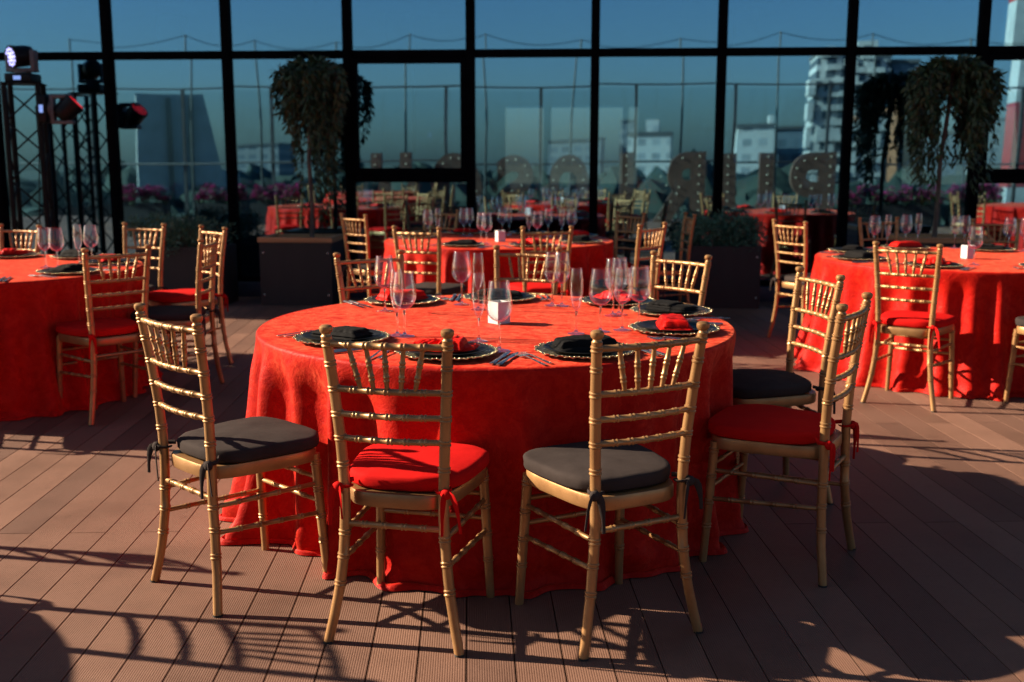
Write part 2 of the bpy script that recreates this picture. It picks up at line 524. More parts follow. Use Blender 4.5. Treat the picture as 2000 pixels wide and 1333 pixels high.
def make_tie(s, m, seed, parent, long=False):
    """cloth ribbon knotted round the rear leg"""
    rnd = random.Random(seed * 13 + (1 if s > 0 else 0))
    bm = bmesh.new()
    c = leg_pt(s, SEAT_Z + .022)
    pts = [Vector((s * .13, .035, SEAT_Z + .026))]
    for k in range(9):
        a = PI * .35 - k * (2 * PI * .9 / 8)
        pts.append(c + Vector((math.cos(a) * .0205 * s, math.sin(a) * .0205, .002 - .0014 * k)))
    sweep(bm, pts, [(.003, .007)] * len(pts), 8)
    kn = c + Vector((s * .013, -.019, -.006))
    mm = Matrix.Translation(kn) @ Matrix.Diagonal((.017, .013, .016, 1))
    bmesh.ops.create_icosphere(bm, subdivisions=2, radius=1, matrix=mm)
    for j in range(2):
        L = rnd.uniform(.085, .125) if not long else rnd.uniform(.10, .15)
        dx = s * rnd.uniform(.2, .9) * (1 if j == 0 else -.45)
        pp, rr = [], []
        for i in range(7):
            t = i / 6
            pp.append(kn + Vector((dx * L * t * (1 - .3 * t) * .8, -.012 * t - .02 * t * (1 - t), -L * t * t * .95 + .018 * t * (1 - t) * 2)))
            rr.append((.0024, .0055 + .0055 * math.sin(PI * min(t * 1.2, 1))))
        sweep(bm, pp, rr, 8)
    return link_mesh('tie', bm, m, parent)

def make_chair(m_cush, seed, cname):
    t = thing('chiavari_chair', 'gold chair', 'chair')
    # rear legs run up into the back posts
    for s in (-1, 1):
        bm = bmesh.new()
        L = .892
        def rad(z): return .0143 + .0010 * sstep(z / .3) - .0008 * sstep((z - .6) / .3)
        turned(bm, lambda z: leg_pt(s, z), L, rad, [.175, .255, .325, .525, .602, .672, .744, .815, .872], 14, 1.0, 14)
        top = leg_pt(s, L)
        prof = [(.0158, 0), (.0120, .004), (.0118, .008), (.0165, .013), (.0186, .020), (.0178, .027), (.012, .0315), (0, .033)]
        lathe(bm, prof, 14, top + Vector((0, -.0005, -.001)))
        o = link_mesh('rear_leg', bm, GOLD, t)
        bf = bmesh.new()
        lathe(bf, [(.013, -.0005), (.0150, .0), (.0152, .006)], 12, leg_pt(s, 0) + Vector((0, 0, .0005)))
        link_mesh('foot_cap', bf, RUBBER, o)
    for s in (-1, 1):
        bm = bmesh.new()
        def fpt(z): return Vector((s * lerp(.183, .166, z / .425), lerp(.385, .362, z / .425), z))
        turned(bm, fpt, .425, lambda z: .0135 + .002 * sstep(z / .25), [.13, .215, .305, .395], 12, 1, 8)
        o = link_mesh('front_leg', bm, GOLD, t)
        bf = bmesh.new()
        lathe(bf, [(.011, -.0005), (.0130, .0), (.0134, .005)], 12, fpt(0) + Vector((0, 0, .0005)))
        link_mesh('foot_cap', bf, RUBBER, o)
    # back rails, slightly bowed
    def rail(name, z, r, bow, bead_t):
        bm = bmesh.new()
        a, b = leg_pt(-1, z), leg_pt(1, z)
        L = (b - a).length
        def f(s):
            q = s / L
            p = a.lerp(b, q)
            p.y -= bow * math.sin(PI * q)
            return p
        turned(bm, f, L, lambda s: r, [L * q for q in bead_t], 10, .8, 12)
        return link_mesh(name, bm, GOLD, t)
    five = [.19, .345, .5, .655, .81]
    rail('top_rail', .872, .0094, .020, five)
    rail('back_rail', .744, .0090, .019, five)
    rail('back_rail', .672, .0086, .018, five)
    rail('back_rail', .602, .0086, .017, five)
    for q in five:
        bm = bmesh.new()
        def at(z):
            p = leg_pt(-1, z).lerp(leg_pt(1, z), q); p.y -= .0195 * math.sin(PI * q); return p
        qa = .5 + (q - .5) * .78
        def at2(z):
            p = leg_pt(-1, z).lerp(leg_pt(1, z), qa); p.y -= .0195 * math.sin(PI * qa); return p
        pa, pb = at2(.748), at(.868)
        turned(bm, lambda s: pa.lerp(pb, s), 1, lambda s: .0062 + .0016 * math.sin(PI * s), [], 10, 1, 6)
        bm.free(); bm = bmesh.new()
        L = (pb - pa).length
        turned(bm, lambda s: pa.lerp(pb, s / L), L, lambda s: .0060 + .0016 * math.sin(PI * s / L), [L * .28, L * .62], 10, .75, 6)
        link_mesh('spindle', bm, GOLD, t)
    # seat frame
    bm = bmesh.new()
    ol = outline(48, .150, .200, -.004, .392, 4.5)
    rows = [(.86, .404), (.985, .404), (1, .410), (1, .438), (.985, .4445), (.80, .4445)]
    rings = [[bm.verts.new(((v.x) * q, .195 + (v.y - .195) * q, z)) for v in ol] for q, z in rows]
    for a, b in zip(rings, rings[1:]):
        for k in range(48):
            bm.faces.new((a[k], a[(k + 1) % 48], b[(k + 1) % 48], b[k]))
    bm.faces.new(rings[0][::-1]); bm.faces.new(rings[-1])
    link_mesh('seat_frame', bm, GOLD, t)
    # stretchers
    def bar(a, b, bt, r=.0076):
        bm = bmesh.new()
        a, b = Vector(a), Vector(b)
        L = (b - a).length
        turned(bm, lambda s: a.lerp(b, s / L), L, lambda s: r, [L * q for q in bt], 10, .8, 4)
        link_mesh('stretcher', bm, GOLD, t)
    def fp(s, z): return Vector((s * lerp(.183, .166, z / .425), lerp(.385, .362, z / .425), z))
    for s in (-1, 1):
        bar(leg_pt(s, .325), fp(s, .325), [.22, .4, .6, .8])
        bar(leg_pt(s, .245), fp(s, .225), [.22, .4, .6, .8])
    bar(leg_pt(-1, .352), leg_pt(1, .352), [.2, .4, .6, .8], .0085)
    bar(fp(-1, .345), fp(1, .345), [.25, .5, .75])
    bar(fp(-1, .265), fp(1, .265), [.25, .5, .75])
    cu = make_cushion(cname, m_cush, seed, t)
    for s in (-1, 1):
        make_tie(s, m_cush, seed, cu)
    return t

black_proto = make_chair(BLACKF, 1, 'cushion')
red_proto = make_chair(REDF, 2, 'cushion')
used = set()
def chair(x, y, deg, kind, label, group):
    p = black_proto if kind == 'black' else red_proto
    if kind not in used:
        used.add(kind)
        p.location = (x, y, 0); p.rotation_euler = (0, 0, R(deg))
        tag(p, label, 'chair', group)
        return p
    return dup(p, (x, y, 0), R(deg), label, group)

GM, GL, GB, GR = 'gold chairs around the main table', 'gold chairs around the left table', 'gold chairs around the back table', 'gold chairs around the right table'
chair(-.886, 3.229, -46.2, 'black', 'sunlit gold chair with black cushion at the near left of the main table', GM)
chair(-.219, 2.857, -14.7, 'red', 'gold chair with bright red cushion seen from behind, nearest to the viewer', GM)
chair(.470, 2.851, 24.5, 'black', 'gold chair with black cushion and big knots, front right of the main table', GM)
chair(1.216, 3.405, 57.0, 'red', 'gold chair with red cushion seen side-on, right of the main table', GM)
chair(1.376, 4.243, 99.6, 'black', 'gold chair with black cushion just behind the side-on red-cushioned chair', GM)
chair(.985, 5.088, 128.6, 'red', 'gold chair facing the viewer across the main table, behind the right black napkin', GM)
chair(.280, 5.498, 158.3, 'black', 'gold chair facing the viewer at the far middle of the main table', GM)
chair(-.480, 5.215, 209.5, 'red', 'gold chair facing the viewer at the far left of the main table, beside the planter', GM)

chair(-1.860, 5.617, 43.5, 'red', 'shaded gold chair with dark red cushion, back turned, at the left table', GL)
chair(-2.346, 7.677, 157.2, 'black', 'sunlit gold chair behind the left table in front of the dark shrub', GL)
chair(-1.781, 7.292, 130.2, 'red', 'gold chair with red cushion, farther of the overlapping pair right of left table', GL)
chair(-1.575, 6.309, 88.8, 'black', 'shaded gold chair with black cushion, nearer of the overlapping pair right of left table', GL)
chair(-3.152, 7.517, 157.0, 'red', 'gold chair behind the left table, cut by the left picture edge', GL)
chair(-2.62, 5.20, 12.0, 'black', 'gold chair at the left picture edge, only its rear leg in view', GL)

chair(-.954, 9.034, -48.4, 'black', 'shaded gold chair between the tree planter and the back table', GB)
chair(-.352, 7.288, -25.1, 'black', 'gold chair at the front left of the back table against lit red cloth', GB)
chair(.514, 7.297, 11.1, 'red', 'gold chair at the front right of the back table against dark red cloth', GB)
chair(1.270, 7.614, 49.1, 'black', 'orange sunlit gold chair right of the back table, seen from behind', GB)
chair(1.361, 9.254, 122.6, 'red', 'dull gold chair facing the viewer at back right of the back table', GB)
chair(1.83, 9.05, 91.0, 'black', 'gold chair seen edge-on beside the low shrub planter right of back table', GB)
chair(-.290, 9.793, 152.9, 'red', 'dull gold chair behind the back table near the glass, left of centre', GB)

chair(2.404, 5.745, -38.2, 'red', 'sunlit gold chair with red cushion and long ties, before the right table', GR)
chair(2.428, 7.945, -64.9, 'black', 'shaded gold chair with black cushion left of the right table', GR)
chair(3.252, 8.342, 193.7, 'red', 'gold chair behind the right table at its left, facing the viewer', GR)
chair(4.041, 8.044, 174.1, 'black', 'gold chair behind the right table at its right, facing the viewer', GR)
chair(3.36, 5.53, 20.0, 'black', 'gold chair at the right picture edge, only one leg visible', GR)

# ------------------------------------------------------------------ tablecloths
def tablecloth(cx, cy, rad, zt, seed, label, hem, folds, smooth_arc=None, n=480, quality=26, fold_amp=.10):
    """round cloth: flat top, rounded edge, folded drop, hem pooling on the floor"""
    rnd = random.Random(seed)
    # irregular fold angles
    fs = []
    a = rnd.uniform(0, .3)
    while a < 2 * PI:
        fs.append((a, rnd.uniform(.55, 1.15), rnd.uniform(.24, .36) * 2 * PI / folds))
        a += rnd.uniform(.7, 1.35) * 2 * PI / folds
    def fold(th):
        v = 0
        for a0, amp, wd in fs:
            d = (th - a0 + PI) % (2 * PI) - PI
            v += amp * math.exp(-(d / wd) ** 2)
        return v
    def amp_arc(th):
        if not smooth_arc: return 1
        a0, a1, k = smooth_arc
        mid = R((a0 + a1) / 2); hw = R((a1 - a0) / 2)
        d = abs((th - mid + PI) % (2 * PI) - PI)
        return lerp(k, 1, sstep((d - hw * .7) / (hw * .45)))
    def hem_r(th):
        d = math.degrees(th) % 360
        h = sorted((x % 360, r) for x, r in hem)
        for (x0, r0), (x1, r1) in zip(h, h[1:] + [(h[0][0] + 360, h[0][1])]):
            dd = d if d >= h[0][0] else d + 360
            if x0 <= dd <= x1: return lerp(r0, r1, sstep((dd - x0) / (x1 - x0)))
        return h[0][1]
    bm = bmesh.new()
    rows = []
    for q in (.08, .2, .32, .44, .56, .68, .78, .86, .92, .96, .985): rows.append(('top', q))
    for q in range(1, 5): rows.append(('edge', q / 4))
    for q in range(1, quality + 1): rows.append(('drop', q / quality))
    for q in range(1, 7): rows.append(('pool', q / 6))
    er = .014
    rings = []
    for kind, q in rows:
        ring = []
        for k in range(n):
            th = 2 * PI * k / n
            c, s = math.cos(th), math.sin(th)
            hr = hem_r(th)
            am = amp_arc(th)
            fo = fold(th)
            if kind == 'top':
                r = (rad - er) * q
                z = zt + .0012 * noise.noise(Vector((c * r * 5 + seed, s * r * 5, 1.7)))
            elif kind == 'edge':
                a = q * PI / 2
                r = rad - er + er * math.sin(a); z = zt - er + er * math.cos(a)
            else:
                h = q if kind == 'drop' else 1
                z = (zt - er) * (1 - h)
                fl = (hr - rad) * (h ** 2)
                f = (fo - .82) * fold_amp * am * sstep(h * 4.5 + .02) * (.62 + .38 * h)
                f += .012 * noise.noise(Vector((c * 5 + seed * 3, s * 5, h * 2.5))) * h
                f += .006 * noise.noise(Vector((c * 15 + seed * 3, s * 15, h * 7))) * sstep(h * 1.5)
                # slumped wrinkles near the floor
                lo = sstep((h - .72) / .28)
                f += lo * .030 * (noise.noise(Vector((th * 5.5, seed, h * 9))) )
                r = rad + fl + f
                z += lo * .012
                if kind == 'pool':
                    lay = noise.noise(Vector((th * 4.3 + 5, seed * 2.0, 0)))
                    ext = .016 + .05 * max(0, lay) + .012 * noise.noise(Vector((th * 13, seed, 4)))
                    r += ext * q
                    ruf = abs(noise.noise(Vector((th * 9.5, seed * 1.3, q * 1.8))))
                    z = .010 * (1 - q) + .004 + math.sin(PI * min(1, q * 1.05)) * (.008 + .035 * ruf * (.3 + max(0, lay)))
                    z = max(.003, z)
            ring.append(bm.verts.new((c * r, s * r, z)))
        rings.append(ring)
    ctr = bm.verts.new((0, 0, zt))
    for k in range(n):
        bm.faces.new((ctr, rings[0][k], rings[0][(k + 1) % n]))
    for a, b in zip(rings, rings[1:]):
        for k in range(n):
            bm.faces.new((a[k], b[k], b[(k + 1) % n], a[(k + 1) % n]))
    me_o = link_mesh('tablecloth', bm, VELVET, recalc=False)
    me_o.data.set_sharp_from_angle(angle=R(80))
    me_o.location = (cx, cy, 0)
    return tag(me_o, label, 'tablecloth', 'red tablecloths on round tables')

ZT = .73
MT = (.1, 4.142)
tablecloth(*MT, .925, ZT, 3, 'large red velvet tablecloth on the main round table in the middle',
           [(-171, 1.06), (-156, 1.06), (-150, .98), (-142, .93), (-125, .95), (-105, .965), (-75, .955), (-45, .95), (-37, 1.0), (0, .97), (90, 1.0), (150, 1.0)], 31, (-122, -38, .30), 640, 32, .115)
tablecloth(-2.921, 6.419, .925, ZT, 11, 'red tablecloth of the left table, its front mostly in shade', [(-120, 1.0), (-60, 1.0), (0, .99), (90, 1.0), (180, 1.0)], 27)
tablecloth(.229, 8.625, .925, ZT, 23, 'red tablecloth of the back table, half lit and half shaded', [(-150, 1.02), (-90, .99), (0, 1.0), (90, 1.0)], 29)
tablecloth(3.227, 6.884, .925, ZT, 37, 'sunlit red tablecloth of the right table with bright folds', [(-160, 1.05), (-130, 1.04), (-90, 1.02), (0, 1.0), (90, 1.0)], 28)

# ------------------------------------------------------------------ table settings
def make_charger():
    bm = bmesh.new()
    n = 144
    rows = [(0, .004), (.06, .004), (.115, .005), (.135, .009), (.150, .0135), (.160, .0150), (.166, .0145), (.166, .0120), (.150, .0085), (.118, .0), (.06, 0)]
    rings = []
    for r, z in rows:
        if r == 0:
            rings.append([bm.verts.new((0, 0, z))]); continue
        ring = []
        for k in range(n):
            a = 2 * PI * k / n
            e = sstep((r - .13) / .035)
            rr = r + e * (.0035 * math.sin(a * 18) + .0018 * math.sin(a * 36 + 1) + .001 * math.sin(a * 72))
            zz = z + e * .0022 * math.sin(a * 36)
            ring.append(bm.verts.new((rr * math.cos(a), rr * math.sin(a), zz)))
        rings.append(ring)
    for k in range(n): bm.faces.new((rings[0][0], rings[1][k], rings[1][(k + 1) % n]))
    for a, b in zip(rings[1:], rings[2:]):
        for k in range(n): bm.faces.new((a[k], b[k], b[(k + 1) % n], a[(k + 1) % n]))
    bm.faces.new(rings[-1])
    o = link_mesh('charger_plate', bm, CHARGER)
    # beaded rim is part of the charger
    bb = bmesh.new()
    for k in range(72):
        a = 2 * PI * k / 72
        r = .1655 + .0035 * math.sin(a * 18)
        bmesh.ops.create_icosphere(bb, subdivisions=1, radius=.0034, matrix=Matrix.Translation((r * math.cos(a), r * math.sin(a), .0155)))
    link_mesh('beaded_rim', bb, CHARGER, o)
    return o

def make_plate():
    bm = bmesh.new()
    lathe(bm, [(0, .006), (.085, .006), (.098, .008), (.130, .015), (.137, .0165), (.139, .0155), (.137, .0135), (.100, .003), (.085, 0), (0, 0)], 56)
    return link_mesh('dinner_plate', bm, PLATE)

def soft_slab(bm, w, d, h, seed, nx=22, ny=14, wr=.004, curl=0.0, off=(0, 0, 0), skew=0.0):
    """one soft folded layer of cloth as a closed slab"""
    wr *= .5
    def P(i, j, top):
        u, v = i / nx * 2 - 1, j / ny * 2 - 1
        ed = (1 - abs(u) ** 8) * (1 - abs(v) ** 6)
        x = u * w / 2 + v * skew; y = v * d / 2
        x += .004 * noise.noise(Vector((v * 3, seed, 0))); y += .005 * noise.noise(Vector((u * 3, seed, 3)))
        zb = wr * .6 * noise.noise(Vector((u * 2.2 + seed, v * 2.2, 8)))
        zb = max(zb, 0)
        z = h * ed ** .5 + wr * noise.noise(Vector((u * 3 + seed, v * 3, 2))) + wr * .6 * noise.noise(Vector((u * 7 + seed, v * 6, 5))) if top else 0
        z += curl * (u * u) * (1 if top else .9)
        return Vector((x, y, max(z, 0 if not top else .0008))) + Vector(off)
    vt = [[bm.verts.new(P(i, j, True)) for j in range(ny + 1)] for i in range(nx + 1)]
    vb = [[bm.verts.new(P(i, j, False)) for j in range(ny + 1)] for i in range(nx + 1)]
    for i in range(nx):
        for j in range(ny):
            bm.faces.new((vt[i][j], vt[i + 1][j], vt[i + 1][j + 1], vt[i][j + 1]))
            bm.faces.new((vb[i][j], vb[i][j + 1], vb[i + 1][j + 1], vb[i + 1][j]))
    for i in range(nx):
        bm.faces.new((vt[i][0], vb[i][0], vb[i + 1][0], vt[i + 1][0]))
        bm.faces.new((vt[i][ny], vt[i + 1][ny], vb[i + 1][ny], vb[i][ny]))
    for j in range(ny):
        bm.faces.new((vt[0][j], vt[0][j + 1], vb[0][j + 1], vb[0][j]))
        bm.faces.new((vt[nx][j], vb[nx][j], vb[nx][j + 1], vt[nx][j + 1]))

def make_napkin(m, variant):
    bm = bmesh.new()
    if variant == 0:      # flat stacked fold
        soft_slab(bm, .215, .115, .012, 1.3)
        soft_slab(bm, .205, .105, .013, 4.1, off=(.003, -.003, .011), wr=.005)
        soft_slab(bm, .125, .092, .011, 7.7, off=(.030, .002, .022), wr=.005)
    elif variant == 1:    # puffy roll
        soft_slab(bm, .225, .125, .016, 2.2, wr=.006)
        soft_slab(bm, .205, .100, .026, 9.4, off=(0, .004, .013), wr=.009)
    else:                 # loose knot with curled ends
        soft_slab(bm, .205, .095, .014, 5.5, wr=.008, curl=.012)
        soft_slab(bm, .085, .120, .030, 6.1, off=(.020, 0, .010), wr=.010)
        soft_slab(bm, .070, .070, .018, 3.3, off=(-.062, .010, .012), wr=.010, skew=.02)
    return link_mesh('folded_napkin', bm, m)

def make_fork():
    bm = bmesh.new()
    pts = [(0, -.100, .003), (0, -.085, .003), (0, -.04, .0045), (0, .01, .008), (0, .035, .0085), (0, .048, .006)]
    sweep(bm, pts, [(.0075, .0012), (.0072, .0014), (.0048, .0018), (.0030, .0020), (.0034, .0018), (.0090, .0012)], 8)
    box(bm, -.0118, .0118, .046, .058, .0042, .0062)
    for i in range(4):
        x = -.0100 + i * .0067
        sweep(bm, [(x, .056, .0052), (x, .075, .0042), (x, .098, .0075)], [(.0021, .0011), (.0019, .001), (.001, .0007)], 6)
    return link_mesh('fork', bm, STEEL)

def make_knife():
    t = bmesh.new()
    sweep(t, [(0, -.115, .0045), (0, -.110, .0045), (0, -.06, .0045), (0, -.018, .0045), (0, -.012, .0045)], [(.0070, .003), (.0088, .0040), (.0075, .0038), (.0062, .0034), (.0040, .0022)], 8)
    b = link_mesh('knife', t, STEEL)
    bl = bmesh.new()
    rows = [(-.014, .0050, .0016), (.02, .0085, .0012), (.07, .0095, .0010), (.10, .0075, .0009), (.117, .0014, .0006)]
    rg = [[bl.verts.new((x, y, .0045 + z)) for x, z in ((-w2, 0), (0, -h), (w2, 0), (0, h))] for y, w2, h in rows]
    for a, c in zip(rg, rg[1:]):
        for k in range(4): bl.faces.new((a[k], a[(k + 1) % 4], c[(k + 1) % 4], c[k]))
    bl.faces.new(rg[0]); bl.faces.new(rg[-1][::-1])
    link_mesh('blade', bl, STEEL, b)
    return b

def make_glass(kind):
    """stemmed glass: foot, stem, thin bowl with inner wall"""
    if kind == 'balloon':
        bowl = [(.004, .098), (.012, .100), (.026, .108), (.038, .122), (.0445, .142), (.0450, .156), (.0425, .180), (.0375, .208), (.0340, .236)]
        foot, th = .037, .0013
    elif kind == 'wine':
        bowl = [(.004, .100), (.011, .102), (.022, .111), (.032, .126), (.0370, .145), (.0375, .160), (.0355, .185), (.0315, .212), (.0290, .236)]
        foot, th = .035, .0013
    else:
        bowl = [(.004, .086), (.008, .090), (.014, .102), (.0195, .120), (.0240, .148), (.0255, .172), (.0245, .200), (.0215, .228), (.0200, .243)]
        foot, th = .032, .0012
    t = thing('wine_glass' if kind != 'flute' else 'champagne_flute', 'glass', 'glass')
    bm = bmesh.new()
    zb = bowl[0][1]
    lathe(bm, [(0, .0085), (.0075, .0088), (.0048, .014), (.0038, .024), (.0035, zb * .6), (.0038, zb - .012), (.0052, zb - .002), (0, zb + .001)], 20)
    link_mesh('stem', bm, STEMG, t)
    bm = bmesh.new()
    lathe(bm, [(0, 0), (foot * .97, 0), (foot, .0012), (foot * .95, .0026), (foot * .55, .0042), (.010, .0078), (0, .0084)], 32)
    link_mesh('foot', bm, CLEAR, t)
    bm = bmesh.new()
    inner = [(max(r - th, 0.0005), z + (th * 2.2 if i < 2 else 0)) for i, (r, z) in enumerate(bowl)]
    lathe(bm, bowl + [(bowl[-1][0] - th * .5, bowl[-1][1] + .0007)] + inner[::-1] + [(0, inner[0][1])], 36)
    link_mesh('bowl', bm, CLEAR, t)
    return t

protos = {}
def place(key, maker, loc, rz, label, cat, group, name=None):
    if key not in protos:
        o = maker(); protos[key] = o
        o.location = loc; o.rotation_euler = (0, 0, rz)
        return tag(o, label, cat, group)
    o = dup(protos[key], loc, rz, label, group)
    o['category'] = cat
    return o

def setting(table, x, y, ang, colour, variant, seat, forks=True, glasses=(), rot=0.0):
    """ang: outward direction of the seat from the table centre"""
    g = f'place settings on the {table}'
    a = R(ang)
    inw = Vector((-math.cos(a), -math.sin(a), 0))
    side = Vector((-inw.y, inw.x, 0))            # to the diner's left
    rz = math.atan2(inw.y, inw.x) - PI / 2
    P = Vector((x, y, ZT + .002))
    place('charger', make_charger, P, rz, f'gold charger plate, {table}, {seat}', 'charger', f'charger plates on the {table}')
    place('plate', make_plate, P + Vector((0, 0, .0072)), rz, f'black dinner plate, {table}, {seat}', 'plate', f'black plates on the {table}')
    m = BLACKN if colour == 'black' else REDN
    place(f'nap{colour}{variant}', lambda: make_napkin(m, variant), P + Vector((0, 0, .0150)), rz + rot, f'folded {colour} napkin, {table}, {seat}', 'napkin', f'napkins on the {table}')
    if forks:
        for i, (d, l, tw) in enumerate(((.196, -.03, .05), (.222, -.045, .02))):
            q = P + side * d + inw * l
            place('fork', make_fork, (q.x, q.y, ZT + .0015), rz + tw, f'{("inner", "outer")[i]} fork, {table}, {seat}', 'fork', f'forks on the {table}')
        for i, (d, l, tw) in enumerate(((-.190, -.035, -.03), (-.217, -.045, -.06))):
            q = P + side * d + inw * l
            place('knife', make_knife, (q.x, q.y, ZT + .0012), rz + tw, f'{("inner", "outer")[i]} knife, {table}, {seat}', 'knife', f'knives on the {table}')

def glass(kind, x, y, label, table):
    place(kind, lambda: make_glass(kind), (x, y, ZT + .0015), random.uniform(0, 6), label, 'champagne flute' if kind == 'flute' else 'wine glass', f'glasses on the {table}')

random.seed(5)
T = 'main table'
for x, y, a, col, var, seat, rot in [
    (-.459, 3.742, -144.4, 'black', 0, 'seat of the left black-cushioned chair', .35),
    (-.081, 3.451, -104.6, 'red', 2, 'seat of the nearest red-cushioned chair', .1),
    (.378, 3.464, -67.7, 'black', 1, 'seat of the front right black-cushioned chair', -.1),
    (.761, 3.912, -19.2, 'red', 1, 'seat of the side-on red-cushioned chair', .25),
    (.839, 4.381, 17.9, 'black', 0, 'right side seat', .4),
    (.655, 4.700, 46.1, 'red', 2, 'far right seat', 0),
    (.130, 4.850, 88.0, 'black', 0, 'far middle seat', 0),
    (-.311, 4.760, 121.1, 'red', 1, 'far left seat', 0)]:
    setting(T, x, y, a, col, var, seat, True, rot=rot)
for k, x, y, l in [
    ('balloon', -.366, 4.482, 'wine glass standing alone before the red napkin at far left of the main table'),
    ('flute', -.271, 3.849, 'flute half hidden behind a wide wine glass, left part of the main table'),
    ('balloon', -.243, 3.825, 'wide wine glass nearest the left black napkin on the main table'),
    ('balloon', -.042, 4.683, 'wine glass at the far middle of the main table left of two flutes'),
    ('flute', .030, 4.516, 'far flute of two in line left of the white card box'),
    ('flute', .026, 3.704, 'near flute of two in line, behind the nearest black plate'),
    ('balloon', .093, 3.517, 'large wine glass in front of the white card box on the main table'),
    ('wine', .356, 4.636, 'left wine glass of the far pair right of the white card box'),
    ('wine', .397, 4.618, 'right wine glass of the far pair right of the white card box'),
    ('flute', .386, 3.861, 'single flute behind the front right black napkin'),
    ('balloon', .481, 3.906, 'wide wine glass right of the single flute, behind the black napkin'),
    ('wine', .583, 4.315, 'far left wine glass of the four-glass cluster at the right of main table'),
    ('wine', .612, 4.350, 'farthest wine glass of the four-glass cluster at the right of main table'),
    ('wine', .568, 3.939, 'near wine glass of the cluster beside the red napkin at right'),
    ('balloon', .640, 3.999, 'wide wine glass rightmost on the main table, before the right black napkin')]:
    glass(k, x, y, l, T)

def make_card():
    bm = bmesh.new()
    s, h, t = .031, .086, .0028
    for a, b, c, d in ((-s, s, -s, -s + t), (-s, s, s - t, s), (-s, -s + t, -s + t, s - t), (s - t, s, -s + t, s - t)):
        box(bm, a, b, c, d, 0, h)
    box(bm, -s + t, s - t, -s + t, s - t, 0, t)
    return link_mesh('card_box', bm, WHITECARD, smooth=False)
for x, y, rz, l in ((.109, 4.135, 38, 'white square open card box in the middle of the main table'),
                    (.232, 8.40, 20, 'white square card box in the middle of the back table'),
                    (3.255, 6.84, 12, 'white square card box in the middle of the right table'),
                    (-2.921, 6.40, 30, 'white square card box on the left table outside the picture edge')):
    if x > -2.5:
        place('card', make_card, (x, y, ZT + .0015), R(rz), l, 'card box', 'white card boxes on the tables')

def ring(T, cx, cy, items, rr=.72):
    for ang, col, var, seat, fk in items:
        setting(T, cx + rr * math.cos(R(ang)), cy + rr * math.sin(R(ang)), ang, col, var, seat, fk, rot=.1)
ring('left table', -2.921, 6.419, [(-27, 'black', 0, 'nearest plate in front of the shaded red chair', True), (18, 'red', 2, 'right side plate behind that chair back', True),
     (60, 'black', 1, 'far right plate before the sunlit chair', True), (98, 'red', 2, 'far plate by the left picture edge', False), (-72, 'black', 0, 'front plate cut by the left picture edge', True)])
ring('back table', .229, 8.625, [(-114, 'black', 0, 'front left plate', True), (-72, 'red', 2, 'front plate right of the card box', True), (-30, 'black', 1, 'front right plate', True),
     (22, 'red', 1, 'right side plate near the dull chair', True), (68, 'black', 0, 'far right plate', False), (112, 'red', 0, 'far left plate', False), (160, 'black', 1, 'left side plate', True)])
ring('right table', 3.227, 6.884, [(-127, 'red', 2, 'plate before the sunlit red-cushioned chair', True), (-72, 'black', 0, 'front right plate near the picture edge', True), (-172, 'black', 1, 'left side plate', True),
     (140, 'black', 0, 'far left plate', True), (96, 'red', 1, 'far middle plate', False), (50, 'black', 0, 'far right plate', False)])
BT, RT, LT = 'back table', 'right table', 'left table'
for k, x, y, l, T in [
    ('wine', .08, 8.23, 'left wine glass of the sunlit pair before the back table card box', BT), ('balloon', .12, 8.13, 'right wine glass of the sunlit pair before the back table card box', BT),
    ('balloon', -.06, 9.03, 'left glass of the far pair left of centre on the back table', BT), ('wine', -.01, 9.05, 'right glass of the far pair left of centre on the back table', BT),
    ('balloon', -.35, 8.74, 'leftmost wine glass on the back table', BT), ('flute', -.27, 8.76, 'flute beside the leftmost wine glass on the back table', BT),
    ('balloon', .27, 9.15, 'wide glass directly behind the back table card box', BT), ('flute', .33, 9.15, 'flute behind the back table card box', BT),
    ('flute', .47, 8.60, 'flute behind the front right chair top at the back table', BT), ('balloon', .53, 8.49, 'wide glass behind the front right chair top at the back table', BT),
    ('wine', .65, 8.95, 'wine glass deep at the right of the back table', BT), ('flute', .75, 8.77, 'flute near the right end of the back table', BT), ('balloon', .83, 8.77, 'rightmost wide glass on the back table', BT),
    ('balloon', 2.94, 7.66, 'leftmost wine glass on the right table', RT), ('flute', 3.03, 7.64, 'flute next to the leftmost wine glass on the right table', RT),
    ('balloon', 3.23, 7.80, 'wine glass behind the red napkin on the right table', RT), ('flute', 3.34, 7.84, 'flute behind the red napkin on the right table', RT),
    ('wine', 3.54, 7.66, 'wine glass before the second tree trunk on the right table', RT), ('wine', 3.62, 7.68, 'second wine glass before the second tree on the right table', RT),
    ('balloon', 3.09, 6.41, 'near wide wine glass in front of the right table card box', RT), ('balloon', 3.80, 7.38, 'wine glass at the right picture edge on the right table', RT), ('wine', 3.90, 7.36, 'wine glass cut by the right picture edge', RT),
    ('wine', -2.533, 6.42, 'tall wine glass leftmost on the left table', LT), ('balloon', -2.454, 6.398, 'wide wine glass second from left on the left table', LT),
    ('flute', -2.400, 6.60, 'flute of the right glass pair on the left table', LT), ('balloon', -2.340, 6.65, 'wide glass of the right glass pair on the left table', LT)]:
    glass(k, x, y, l, T)

